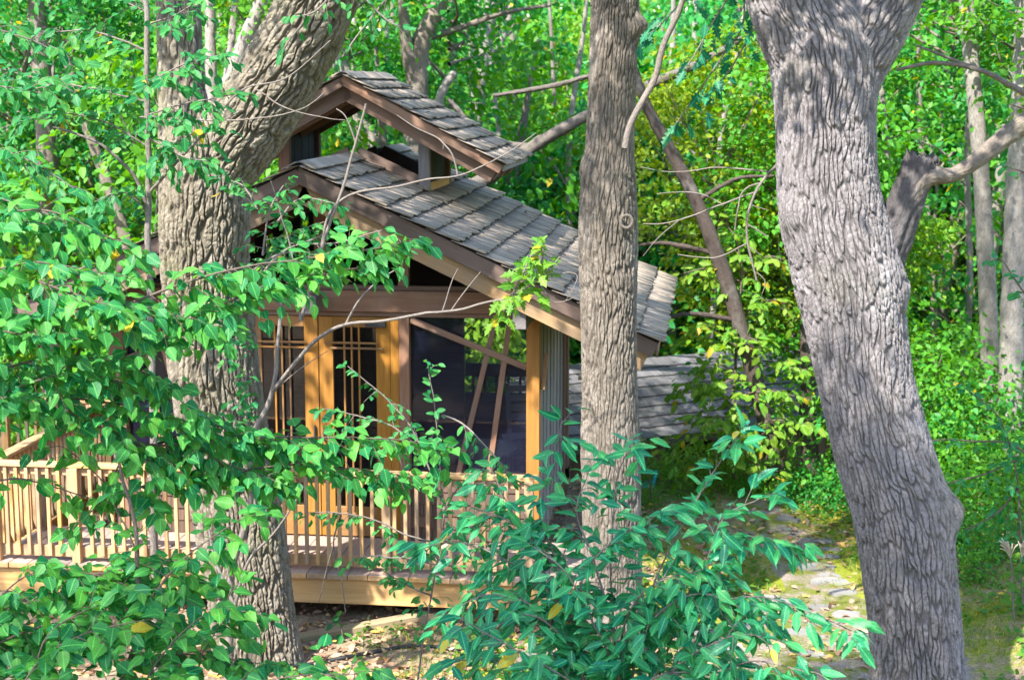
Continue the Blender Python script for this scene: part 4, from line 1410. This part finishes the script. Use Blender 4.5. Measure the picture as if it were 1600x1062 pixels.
# ------------------------------------------------------------------ foreground shrubs: boughs, twigs and single leaves
class Plant:
    def __init__(self, name, loc, label, cat, kind, mat, size, twigmat, group=None):
        self.t = thing(name, loc, label, cat, group)
        self.kind, self.mat, self.size, self.tm = kind, mat, size, twigmat
        self.P, self.A, self.N, self.S = [], [], [], []
        self.tubes = []
        self.g = np.random.default_rng(len(label) * 7 + len(name))

    def bough(self, pts, w0=7, w1=2, twigs=.10, tl=.34, dens=.07, bare=0.0, leafy=1.0, size=None, branch_only=False, droop=.25):
        """pts = [(x, y, Y)] in photo positions with depth"""
        g = self.g
        P = np.array([at(*p) for p in pts])
        n = max(12, int(np.sum(np.linalg.norm(np.diff(P, axis=0), axis=1)) / .03))
        C, s = catmull(P, n)
        C = C + (fbm(C * 3.0 + 5, 3, 2)[:, None] - .5) * .05
        Ym = np.mean([p[2] for p in pts])
        R = np.linspace(w0, w1, n) / 2 * Ym / FPX
        V, F, u = tube_arrays(C[::3] if n > 12 else C, R[::3] if n > 12 else R, 8, n)
        add('branch', mesh_np('branch', V, F, self.tm, u, None, True), None, self.t)
        if branch_only: return C
        L = s[-1]
        size = size or self.size
        d = bare * L
        sgn = 1
        while d < L:
            i = min(n - 1, int(d / L * (n - 1)))
            T = unit(C[min(i + 1, n - 1)] - C[max(i - 1, 0)])
            fr = (d / L - bare) / (1 - bare + 1e-6)
            side = unit(np.cross(T, [0, 0, 1.]) + g.normal(size=3) * .45)
            dr = unit(T * .75 + side * sgn * .9 + [0, 0, g.normal() * .28 - droop * .4])
            l = tl * g.uniform(.5, 1.15) * (1 - .45 * fr)
            m = max(3, int(l / .035))
            q = np.linspace(0, 1, m)[:, None]
            tw = C[i] + dr * l * q + np.array([0, 0, -droop]) * l * q ** 2 + g.normal(size=3) * .02 * q
            self.tubes.append(tube_arrays(tw[::max(1, m // 4)], np.linspace(.0032, .0012, len(tw[::max(1, m // 4)])), 4, 7))
            e = .25 * l
            s2 = 1
            while e <= l + .001:
                if g.random() < leafy:
                    self.leaf(tw[min(m - 1, int(e / l * (m - 1)))], unit(tw[-1] - tw[0]), s2, size)
                s2 = -s2
                e += dens * g.uniform(.6, 1.3)
            self.leaf(tw[-1], unit(tw[-1] - tw[-2]), 0, size * .95)
            sgn = -sgn
            d += twigs * g.uniform(.6, 1.4)
        for k in range(3): self.leaf(C[-1] + g.normal(size=3) * .01, unit(C[-1] - C[-3]), k - 1, size)
        return C

    def leaf(self, p, T, sg, size):
        g = self.g
        toc = unit(np.array([0, 0, HC]) - p)
        side = unit(np.cross(T, [0, 0, 1.]) + 1e-6)
        a = unit(T * .7 + side * sg * .85 + np.array([0, 0, -.35]) + g.normal(size=3) * .25)
        nn = np.array([0, 0, .75]) + toc * .55 + g.normal(size=3) * .38
        self.P.append(p + a * size * .10)
        self.A.append(a)
        self.N.append(nn)
        self.S.append(size * g.uniform(.62, 1.18))

    def build(self, nparts=300, thin=None):
        P, A, N, S = map(np.array, (self.P, self.A, self.N, self.S))
        pr = project(P)
        vis = (pr[:, 0] > 5) & (pr[:, 0] < 1595) & (pr[:, 1] > 5) & (pr[:, 1] < 1057)
        score = S / pr[:, 2] * vis
        order = np.argsort(-score)
        take = order[:nparts]
        rest = order[nparts:]
        A_, B_, N_ = frame(A, N)
        for i in take:
            M = Matrix((Vector(A_[i]) * S[i], Vector(B_[i]) * S[i], Vector(N_[i]) * S[i])).transposed().to_4x4()
            M.translation = Vector(P[i])
            add('leaf', leaf_data(self.kind, int(rng.integers(0, 10)), self.mat), M, self.t)
        if len(rest):
            o = add('foliage', leaf_mesh('foliage', TPL[self.kind], P[rest], A[rest], N[rest], S[rest], self.mat), None, self.t)
            tag(o, kind='stuff')
        if self.tubes:
            o = add('twigs', tube_mesh('twigs', self.tubes, self.tm), None, self.t)
            tag(o, kind='stuff')
        print(self.t.name, 'leaves', len(P))


# lower left shrub
A1 = Plant('broadleaf_shrub', at(180, 1250, 9.6), 'large broad leaved shrub filling the lower left, below the deck railing', 'shrub', 'ovate', M_LEAF_L, .128, M_TWIGD)
for b in ([(120, 1220, 9.6), (215, 1000, 9.8), (212, 880, 9.8), (205, 790, 9.9), (180, 700, 10)],):
    A1.bough(b, 16, 5, twigs=.16, leafy=.9, bare=.35)
for b in ([(180, 1220, 9.0), (230, 1060, 9.1), (320, 960, 9.3), (400, 960, 9.5)], [(0, 1220, 9.3), (-30, 1000, 9.5), (40, 900, 9.7), (140, 900, 9.8), (240, 930, 9.9)], [(100, 1220, 9.3), (60, 1020, 9.4), (170, 940, 9.6), (330, 905, 9.8)], [(140, 1220, 9.2), (180, 1070, 9.3), (280, 1020, 9.5), (440, 1045, 9.7)],
          [(60, 1200, 9.5), (-20, 1000, 9.6), (60, 925, 9.8), (190, 890, 10), (300, 870, 10.1)], [(215, 960, 9.7), (290, 870, 9.8), (390, 800, 10)],
          [(150, 1200, 9.0), (300, 1080, 9.1), (470, 1055, 9.2), (580, 1055, 9.3)], [(20, 1200, 9.0), (40, 1060, 9.1), (130, 990, 9.3), (260, 960, 9.5)],
          [(-60, 1120, 9.4), (-20, 1020, 9.5), (60, 980, 9.6), (150, 960, 9.7)], [(-60, 1060, 9.8), (20, 960, 9.9), (110, 910, 10), (220, 890, 10.1)],
          [(170, 1180, 9.2), (250, 1100, 9.3), (330, 1000, 9.5), (360, 920, 9.7)],):
    A1.bough(b, 4.5, 1.5, twigs=.052, tl=.42, dens=.06)
A1.build()

# middle left bush reaching across the oak
A2 = Plant('spreading_shrub', at(-150, 1200, 10.2), 'tall spreading shrub at the left whose leafy boughs cross the oak trunk', 'shrub', 'ovate', M_LEAF_L, .122, M_TWIGD)
for b in ([(-120, 540, 9.8), (80, 490, 9.9), (220, 480, 10), (330, 510, 10.2)], [(-120, 450, 9.7), (60, 410, 9.8), (200, 430, 10)], [(-120, 600, 9.9), (100, 560, 10), (230, 580, 10.1), (300, 650, 10.2)],
          [(-100, 660, 10), (120, 625, 10.1), (260, 655, 10.2), (350, 720, 10.4), (440, 755, 10.5)], [(180, 480, 10.0), (330, 430, 10.3), (460, 405, 10.6), (570, 390, 10.9), (655, 375, 11.2)],
          [(220, 540, 10.2), (340, 480, 10.4), (450, 435, 10.7), (590, 415, 11)], [(200, 690, 10.2), (340, 690, 10.5), (480, 680, 10.8), (600, 685, 11), (690, 700, 11.3)],
          [(210, 760, 10.3), (340, 745, 10.5), (450, 725, 10.8), (560, 735, 11), (660, 750, 11.2)], [(-100, 500, 9.5), (20, 520, 9.6), (140, 530, 9.8)], [(-120, 380, 9.9), (20, 350, 10), (110, 360, 10.1)],
          [(-60, 640, 9.7), (80, 590, 9.8), (210, 600, 10)], [(100, 640, 10), (190, 680, 10.1), (250, 720, 10.2)],
          [(250, 690, 10.4), (330, 660, 10.6), (400, 700, 10.8), (440, 720, 10.9)], [(60, 440, 9.6), (160, 470, 9.7), (220, 520, 9.8)], [(-80, 340, 10), (60, 330, 10.1), (160, 365, 10.2), (230, 400, 10.3)]):
    A2.bough(b, 4.5, 1.5, twigs=.043, tl=.36, dens=.06)
for b in ([(-60, 760, 10.2), (40, 750, 10.3), (130, 780, 10.4), (200, 800, 10.5)], [(212, 860, 10.2), (170, 760, 10.3), (110, 700, 10.4), (70, 700, 10.4)], [(200, 700, 10.3), (160, 780, 10.3), (100, 830, 10.4)]):
    A2.bough(b, 3.5, 1.5, twigs=.10, tl=.26, dens=.08)
A2.build()

# sapling with slim pale stem
A3 = Plant('pale_sapling', at(240, 1010, 12.2), 'slim pale stemmed sapling standing left of the oak trunk', 'sapling', 'oval', M_LEAF_S, .105, M_TWIG)
A3.bough([(248, 1180, 12.2), (246, 1040, 12.2), (240, 800, 12.2), (236, 600, 12.2), (234, 420, 12.2), (233, 300, 12.2), (230, 180, 12.2), (229, 60, 12.2), (226, -60, 12.2)], 15, 9, branch_only=True)
A3.bough([(234, 330, 12.2), (205, 270, 12.1), (150, 220, 12), (70, 195, 11.9)], 7, 3, branch_only=True)
A3.bough([(234, 300, 12.2), (280, 250, 12.1), (330, 200, 12), (390, 165, 11.9)], 6, 2, branch_only=True)
for b in ([(230, 130, 12.2), (280, 105, 12.0), (350, 85, 11.9)], [(230, 180, 12.2), (300, 160, 12), (370, 145, 11.9)], [(229, 80, 12.2), (150, 50, 12.3), (50, 55, 12.4)], [(230, 160, 12.2), (120, 135, 12.3), (-10, 110, 12.4)],
          [(232, 260, 12.2), (280, 220, 12.1), (335, 195, 12)], [(232, 230, 12.2), (160, 190, 12.2), (80, 180, 12.3), (0, 200, 12.3)], [(229, 40, 12.2), (280, 20, 12.1), (340, -20, 12)], [(229, 20, 12.2), (150, -20, 12.3), (60, -20, 12.4)],
          [(233, 330, 12.2), (190, 300, 12.1), (140, 320, 12)], [(-40, 130, 11.6), (40, 140, 11.6), (110, 120, 11.7)], [(-40, 230, 11.4), (50, 250, 11.5), (130, 300, 11.6)], [(-40, 300, 11.4), (40, 320, 11.5), (110, 350, 11.6)],
          [(233, 215, 12.1), (290, 240, 12), (330, 250, 11.9)], [(-40, 40, 11.8), (40, 60, 11.8), (120, 90, 11.9)]):
    A3.bough(b, 3, 1.5, twigs=.05, tl=.32, dens=.05)
A3.build()

# shoots on the oak
A4 = Plant('leafy_shoots', at(385, 430, 13.8), 'leafy shoots growing beside the oak fork and over the cabin gable', 'shrub', 'oval', M_LEAF_S, .10, M_TWIG)
for b in ([(392, 760, 13.5), (385, 600, 13.7), (375, 480, 13.8), (410, 420, 13.8), (450, 370, 13.9), (520, 340, 14)], [(410, 400, 13.8), (420, 330, 13.9), (450, 280, 14)], [(400, 330, 13.9), (380, 290, 14), (345, 275, 14)], [(450, 380, 13.9), (520, 380, 14), (600, 360, 14)],
          [(430, 350, 13.9), (470, 310, 14), (540, 320, 14)], [(385, 430, 13.7), (440, 395, 13.8), (500, 395, 13.9)]):
    A4.bough(b, 4, 1.5, twigs=.06, tl=.24, dens=.05)
for b in ([(520, -10, 13.6), (490, 20, 13.6), (450, 30, 13.6)], [(620, -20, 13.7), (570, 40, 13.7), (530, 95, 13.7)], [(560, -20, 13.6), (600, 30, 13.6), (630, 45, 13.6)], [(470, 40, 13.6), (450, 65, 13.6), (440, 80, 13.6)]):
    A4.bough(b, 4, 2, twigs=.12, tl=.16, dens=.06, size=.085)
A4.build(200)

# small leaved spray in front of the screen
A5 = Plant('fine_shrub', at(640, 1000, 12.4), 'fine small leaved spray in front of the screen and doors', 'shrub', 'oval', M_LEAF_S, .085, M_TWIG)
for b in ([(640, 1160, 12.4), (660, 1000, 12.4), (690, 840, 12.4), (685, 720, 12.4), (672, 570, 12.4)], [(690, 790, 12.4), (650, 680, 12.4), (600, 620, 12.4), (545, 570, 12.4)], [(688, 650, 12.4), (730, 670, 12.3), (775, 710, 12.2), (800, 750, 12.2)],
          [(684, 720, 12.4), (610, 665, 12.4), (560, 650, 12.4), (500, 640, 12.3)], [(690, 800, 12.4), (720, 760, 12.3), (770, 760, 12.2)], [(688, 850, 12.4), (600, 820, 12.3), (540, 800, 12.2), (470, 800, 12.1)],
          [(682, 880, 12.4), (610, 870, 12.3), (540, 870, 12.2)], [(690, 850, 12.4), (740, 820, 12.3), (780, 800, 12.2)], [(684, 870, 12.4), (710, 880, 12.2), (740, 860, 12.1)], [(675, 930, 12.4), (610, 900, 12.2), (590, 880, 12.2)]):
    A5.bough(b, 3.5, 1.5, twigs=.075, tl=.2, dens=.055, bare=.3)
A5.build(300)

# right hand shrub with long leaves
A6 = Plant('longleaf_shrub', at(990, 1230, 10.2), 'blue green long leaved shrub in the lower middle, in front of the path', 'shrub', 'lance', M_LEAF_R, .158, M_TWIG)
for b in ([(985, 1200, 10.2), (910, 990, 10.2), (860, 850, 10.3), (865, 740, 10.4), (880, 655, 10.4)], [(990, 1200, 10.2), (1010, 960, 10.1), (1055, 840, 10), (1110, 745, 10), (1160, 670, 10)], [(1000, 1200, 10), (1080, 990, 9.8), (1180, 930, 9.7), (1330, 985, 9.5)],
          [(1000, 1150, 10.1), (1080, 920, 10), (1170, 840, 9.9), (1255, 850, 9.8)], [(970, 1180, 10.1), (860, 980, 10), (770, 930, 10), (690, 965, 10)], [(950, 1050, 10.2), (860, 910, 10.3), (800, 810, 10.4), (765, 730, 10.5)],
          [(975, 1180, 10.3), (955, 920, 10.3), (960, 770, 10.4), (985, 690, 10.4)], [(1010, 1050, 10), (1090, 910, 9.9), (1130, 810, 9.8), (1200, 775, 9.8)], [(960, 1180, 9.8), (810, 1040, 9.7), (700, 1030, 9.6)], [(1010, 1180, 9.7), (1140, 1045, 9.5), (1285, 1045, 9.4)],
          [(960, 1150, 10), (910, 950, 10), (940, 860, 10), (1040, 800, 10)], [(980, 1150, 9.9), (1000, 1000, 9.8), (1080, 930, 9.7), (1190, 960, 9.6)], [(960, 1100, 10), (880, 1000, 9.9), (820, 960, 9.8), (760, 990, 9.8)],
          [(980, 1100, 10), (970, 1000, 9.9), (1010, 920, 9.8), (1100, 890, 9.7)], [(960, 1150, 9.7), (900, 1070, 9.6), (800, 1010, 9.5), (720, 970, 9.5)], [(990, 1120, 9.8), (950, 1020, 9.8), (890, 900, 9.9), (830, 850, 10)], [(1000, 1130, 9.6), (1060, 1040, 9.5), (1150, 990, 9.4), (1220, 1000, 9.4)],
          [(990, 1130, 9.6), (1020, 1060, 9.5), (1120, 1050, 9.4)], [(960, 1000, 10.1), (930, 880, 10.2), (900, 800, 10.2), (920, 740, 10.3)], [(920, 1000, 10.1), (830, 900, 10.2), (740, 850, 10.3), (660, 850, 10.3)], [(880, 900, 10.3), (810, 830, 10.3), (730, 790, 10.4)]):
    A6.bough(b, 5, 1.5, twigs=.06, tl=.32, dens=.065, bare=.2)
A6.build()

# dead sapling with bare limbs and a tuft of lobed leaves
A7 = Plant('dead_sapling', at(375, 1040, 13.4), 'bare grey sapling with a long dead limb and one tuft of lobed leaves', 'sapling', 'lobed', M_LEAF_O, .15, M_TWIG)
for b, w0, w1 in (([(350, 1130, 13.6), (356, 1020, 13.6), (362, 900, 13.6), (392, 780, 13.5), (388, 700, 13.4), (415, 640, 13.4), (432, 590, 13.4), (437, 540, 13.4), (441, 465, 13.4)], 20, 8),
                  ([(428, 610, 13.4), (455, 575, 13.3), (490, 535, 13.2), (540, 507, 13.1), (600, 500, 13), (680, 490, 13), (740, 478, 13), (800, 462, 13), (850, 430, 13), (880, 395, 13)], 9, 3),
                  ([(540, 507, 13.1), (560, 470, 13.1), (590, 440, 13.1), (625, 418, 13.1)], 5, 2), ([(690, 488, 13), (705, 440, 13), (715, 420, 13)], 3, 1.5), ([(705, 485, 13), (730, 450, 13), (755, 420, 13)], 3, 1.5),
                  ([(470, 500, 13.3), (500, 400, 13.3), (530, 310, 13.3), (553, 230, 13.3), (577, 150, 13.3)], 8, 5), ([(500, 400, 13.3), (530, 315, 13.3), (640, 288, 13.3), (715, 275, 13.3), (790, 240, 13.3), (842, 205, 13.3)], 6, 2),
                  ([(715, 275, 13.3), (700, 232, 13.3), (655, 205, 13.3), (612, 172, 13.3)], 4, 1.5), ([(555, 225, 13.3), (540, 180, 13.3), (528, 168, 13.3)], 4, 2.5), ([(690, 235, 13.3), (695, 215, 13.3)], 2, 1.5),
                  ([(345, 500, 13.5), (400, 440, 13.4), (440, 395, 13.4), (520, 360, 13.4)], 7, 3), ([(470, 500, 13.3), (450, 370, 13.3), (420, 270, 13.3)], 4, 1.5), ([(440, 600, 13.4), (470, 575, 13.4), (510, 550, 13.4)], 3, 1.5),
                  ([(220, 182, 13.6), (330, 190, 13.5), (420, 182, 13.4), (480, 165, 13.4), (512, 140, 13.4)], 4, 2), ([(400, 140, 13.5), (460, 170, 13.4), (540, 187, 13.4)], 3, 1.5), ([(330, 190, 13.5), (380, 140, 13.4), (450, 120, 13.4), (520, 60, 13.4)], 4, 2),
                  ([(365, 950, 13.3), (385, 880, 13.2), (430, 830, 13.1), (470, 770, 13)], 8, 3), ([(365, 950, 13.3), (340, 880, 13.4), (318, 800, 13.5)], 9, 4), ([(535, 803, 12.2), (522, 850, 12.5), (530, 900, 12.6), (540, 970, 12.6)], 4, 2), ([(522, 850, 12.5), (505, 910, 12.6), (497, 942, 12.6)], 3, 1.5),
                  ([(840, 440, 13), (870, 470, 13), (905, 460, 13)], 3, 1), ([(850, 430, 13), (900, 430, 13), (880, 480, 13)], 3, 1)):
    A7.bough(b, w0 * .8, w1 * .75, branch_only=True)
for b in ([(800, 462, 13), (820, 420, 13), (835, 390, 13)], [(780, 468, 13), (790, 480, 13), (780, 490, 13)], [(830, 440, 13), (850, 400, 13), (850, 380, 13)], [(790, 465, 13), (815, 455, 13), (840, 460, 13)]):
    A7.bough(b, 3, 2, twigs=.05, tl=.16, dens=.05)
A7.build(120)

# hanging limb and teal lobed leaves by the middle trunk
A8 = Plant('hanging_limb', at(1068, -20, 13.6), 'bare pale limb hanging across the top beside the knotty middle trunk', 'branch', 'lobed', M_LEAF_T, .16, M_TWIG)
A8.bough([(1090, -80, 13.6), (1063, 10, 13.6), (1035, 70, 13.6), (1018, 130, 13.6), (985, 195, 13.6), (974, 238, 13.6)], 8, 11, branch_only=True)
for b in ([(1180, -60, 13.8), (1130, 10, 13.8), (1100, 60, 13.8), (1070, 110, 13.8)], [(1160, -40, 14), (1160, 40, 14), (1120, 100, 14), (1060, 190, 14)], [(1100, -40, 14), (1050, 20, 14), (1020, 50, 14)], [(1180, 40, 14), (1140, 110, 14), (1110, 140, 14)]):
    A8.bough(b, 3, 2, twigs=.15, tl=.24, dens=.10)
A8.build(160)

# dead white twigs hanging from the right tree
A9 = Plant('dead_branch', at(1225, 260, 13.6), 'white dead twig cluster hanging left of the furrowed trunk', 'branch', 'oval', M_LEAF_S, .08, M_TWIG)
for b, w0, w1 in (([(1222, 250, 13.6), (1190, 285, 13.5), (1170, 330, 13.5), (1168, 380, 13.5), (1182, 438, 13.5)], 5, 3), ([(1190, 285, 13.5), (1160, 300, 13.5), (1148, 360, 13.5)], 3, 2), ([(1168, 350, 13.5), (1200, 370, 13.5)], 3, 1.5),
                  ([(1180, 300, 13.5), (1130, 318, 13.6), (1060, 345, 13.8), (1000, 350, 14)], 3, 1.5), ([(1130, 318, 13.6), (1080, 300, 13.7), (1020, 305, 13.9)], 2, 1), ([(1168, 380, 13.5), (1120, 400, 13.6), (1050, 395, 13.8)], 2.5, 1),
                  ([(1060, 345, 13.8), (1030, 370, 13.9), (1005, 400, 14)], 2, 1), ([(1182, 425, 13.5), (1196, 440, 13.5), (1190, 460, 13.5)], 2, 1), ([(1200, 268, 13.5), (1130, 262, 13.7), (1050, 270, 13.9), (1000, 262, 14)], 2.5, 1),
                  ([(1172, 320, 13.5), (1200, 330, 13.5)], 2, 1), ([(1168, 385, 13.5), (1190, 400, 13.5)], 2, 1)):
    A9.bough(b, w0, w1, branch_only=True)
A10 = Plant('grey_branch', at(1640, 170, 15), 'long thin grey branch entering from the right above the broken limb', 'branch', 'oval', M_LEAF_S, .08, M_TWIG)
A10.bough([(1700, 200, 15), (1600, 143, 15), (1540, 112, 15), (1470, 98, 15), (1392, 110, 15)], 11, 5, branch_only=True)
A10.bough([(1540, 112, 15), (1470, 85, 15), (1420, 68, 15)], 6, 3, branch_only=True)
A11 = Plant('leafy_sapling', at(1560, 900, 18.0), 'light green leafy sapling at the right edge before the pale trunks', 'sapling', 'oval', M_LEAF_S, .12, M_TWIGD)
for b in ([(1600, 950, 18), (1590, 760, 18), (1560, 650, 18), (1500, 600, 18)], [(1660, 800, 18), (1590, 700, 18), (1520, 690, 18), (1440, 690, 18)], [(1660, 760, 18), (1600, 720, 18), (1540, 740, 18), (1460, 760, 18)], [(1660, 560, 18), (1610, 470, 18), (1560, 400, 18)], [(1660, 300, 18), (1620, 280, 18), (1570, 260, 18)], [(1590, 760, 18), (1560, 800, 18), (1500, 830, 18)]):
    A11.bough(b, 4, 2, twigs=.13, tl=.35, dens=.09)
A11.build(200)

A13 = Plant('understory_maple', at(1150, 800, 22.2), 'loose yellow green understory sapling before the low grey roof', 'sapling', 'oval', M_LEAF_Y, .15, M_TWIGD)
A13.bough([(1150, 800, 22.2), (1145, 700, 22.2), (1150, 560, 22.2), (1160, 420, 22.2)], 7, 3, branch_only=True)
for b in ([(1150, 640, 22.2), (1110, 600, 22), (1060, 615, 21.9)], [(1148, 690, 22.2), (1100, 680, 22), (1040, 700, 21.8), (1000, 705, 21.8)], [(1150, 600, 22.2), (1200, 570, 22), (1250, 580, 21.9)], [(1150, 540, 22.2), (1110, 510, 22), (1080, 520, 21.9)],
          [(1155, 500, 22.2), (1200, 470, 22), (1240, 480, 22)], [(1146, 700, 22.1), (1190, 680, 21.9), (1240, 690, 21.8)], [(1148, 660, 22.3), (1180, 630, 22.4), (1230, 630, 22.5)], [(1158, 440, 22.2), (1110, 420, 22.2), (1060, 430, 22.2)],
          [(1158, 430, 22.2), (1200, 400, 22.2), (1240, 410, 22.2)], [(1146, 720, 22.1), (1110, 720, 21.9), (1060, 735, 21.8)], [(1150, 580, 22.3), (1120, 570, 22.6), (1090, 575, 22.8)], [(1158, 430, 22.2), (1150, 370, 22.2), (1120, 340, 22.2)],
          [(1148, 650, 22.1), (1120, 650, 21.8), (1085, 650, 21.6)], [(1150, 620, 22.0), (1190, 610, 21.7), (1245, 620, 21.6)], [(1148, 680, 22.0), (1200, 660, 21.7), (1260, 660, 21.6)], [(1150, 590, 22.0), (1120, 600, 21.8), (1095, 590, 21.7)], [(1150, 560, 22.1), (1170, 530, 21.8), (1190, 540, 21.7)], [(1146, 720, 22.1), (1180, 725, 21.8), (1220, 735, 21.7)]):
    A13.bough(b, 3, 1, twigs=.085, tl=.55, dens=.07, droop=.15)
A13.build(300)

# goldenrod with dry plume
gp = on(1583, 975, -.3)
gr_ = Plant('goldenrod', (gp[0], gp[1], float(ground_z(gp[0], gp[1]))), 'tall pale wildflower stalk with narrow leaves and dry plume at the right edge', 'wildflower', 'lance', M_LEAF_GC, .16, M_TWIG)
for (x, dx) in ((1580, -8), (1595, 10), (1604, 2)):
    C = gr_.bough([(x + 6, 1000, 16.2), (x + 2, 930, 16.2), (x, 880, 16.1), (x + dx, 850, 16.1)], 4, 2, branch_only=True)
    for i in range(6, len(C) - 4, 2):
        gr_.leaf(C[i], unit(np.array([math.cos(i * 2.4), math.sin(i * 2.4), .5])), 0, .15)
    pl = []
    for k in range(26):
        e = C[-1] + gb.normal(size=3) * [.045, .045, .03]
        pl.append(tube_arrays([C[-6], (C[-6] + e) / 2 + [0, 0, .03], e], [.003, .004, .007], 5, 5))
    tag(add('plume', tube_mesh('plume', pl, M_PLUME), None, gr_.t), kind='stuff')
gr_.build(120)

# ------------------------------------------------------------------ ground cover, grass, litter
def scatter(n, xr, yr, keep, seed):
    g = np.random.default_rng(seed)
    x, y = g.uniform(*xr, n), g.uniform(*yr, n)
    m = keep(x, y, g)
    return x[m], y[m], g


def offpath(x, y):
    return np.abs(x - path_x(y)) > .5 + 1.0 * np.clip((17.6 - y) / 2.2, 0, 1)


patch = lambda x, y, s=.8, seed=4: fbm(np.stack([x, y], -1) * s, seed, 3)
x, y, g = scatter(95000, (-3.5, 6.5), (14.0, 23), lambda x, y, g: (patch(x, y) + .25 * g.random(len(x)) > .60) & ~((y > 15.8) & (x < -.95)) & (offpath(x, y) | (g.random(len(x)) < .12)), 5)
z = ground_z(x, y)
n = len(x)
ang = g.uniform(0, 6.28, n)
A = np.stack([np.cos(ang) * .7, np.sin(ang) * .7, g.uniform(.5, 1.6, n)], -1)
N = np.stack([-np.cos(ang), -np.sin(ang), g.uniform(.2, .6, n)], -1)
blade = (np.array([(0, -.05, 0), (0, .05, 0), (.6, -.035, -.04), (.6, .035, -.04), (1, 0, -.2)]), np.array([(0, 2, 3), (0, 3, 1), (2, 4, 3)]), np.array([(0, .4), (0, .6), (.6, .4), (.6, .6), (1, .5)]))
tag(add('grass', leaf_mesh('grass', [blade], np.stack([x, y, z], -1), A, N, g.uniform(.03, .09, n), M_GRASS)), 'short yellow green grass and moss on the ground beside the path', 'grass', kind='stuff')
x, y, g = scatter(24000, (-3.5, 7), (14.2, 23.5), lambda x, y, g: (patch(x, y, 1.1, 14) + .2 * g.random(len(x)) + .10 * (x > 1.9) > .64) & ~((y > 15.8) & (x < -.95)) & (offpath(x, y)), 6)
n = len(x)
P = np.stack([x, y, ground_z(x, y) + g.uniform(.01, .10, n)], -1)
tag(add('ground_cover', leaf_mesh('ground_cover', TPL['far'][:4], P, g.normal(size=(n, 3)) * [1, 1, .3], g.normal(size=(n, 3)) * .35 + [0, -.2, 1], g.uniform(.04, .10, n), M_LEAF_GC)), 'low leafy ground cover on the woodland floor beside the path', 'ground cover', kind='stuff')
x, y, g = scatter(26000, (-10, 7), (13.5, 23), lambda x, y, g: (patch(x, y, .7, 24) + .5 * g.random(len(x)) + .30 * (x < -.9) - .12 * (x > .3) > .76), 8)
n = len(x)
P = np.stack([x, y, ground_z(x, y) + g.uniform(.006, .035, n)], -1)
tag(add('leaf_litter', leaf_mesh('leaf_litter', TPL['lobed'][:3] + TPL['oval'][:3], P, g.normal(size=(n, 3)) * [1, 1, .25], g.normal(size=(n, 3)) * .4 + [0, 0, 1], g.uniform(.05, .12, n), M_LITTER)), 'brown fallen leaves scattered over the woodland floor', 'leaf litter', kind='stuff')
rp = []
for k in range(70):
    rp.append(slope_pt(random.uniform(.2, SLEN), random.uniform(RY0, RY1), 1, .055) if k % 3 else slope_pt(random.uniform(.2, CSLEN), random.uniform(CY0, CY1), 1, .05, (RX, CZ), CAL))
n = len(rp)
tag(add('roof_litter', leaf_mesh('roof_litter', TPL['oval'][:4], np.array(rp), g.normal(size=(n, 3)) * [1, 1, .1] + [.3, 0, -.2], g.normal(size=(n, 3)) * .15 + np.array(N_R), g.uniform(.05, .10, n), M_LITTER)), 'brown fallen leaves lying on the cabin roof', 'leaf litter', kind='stuff')
for (xx, yy, lab) in ((530, 1000, 'small green seedling in the leaf litter under the deck'),):
    q = on(xx, yy, -.74)
    A12 = Plant('seedling', q, lab, 'seedling', 'oval', M_LEAF_S, .10, M_TWIGD)
    A12.bough([(xx, yy + 12, q[1]), (xx + 3, yy - 10, q[1]), (xx - 4, yy - 35, q[1])], 4, 2, twigs=.05, tl=.12, dens=.05)
    A12.build(60)
print('objects', len(bpy.data.objects))
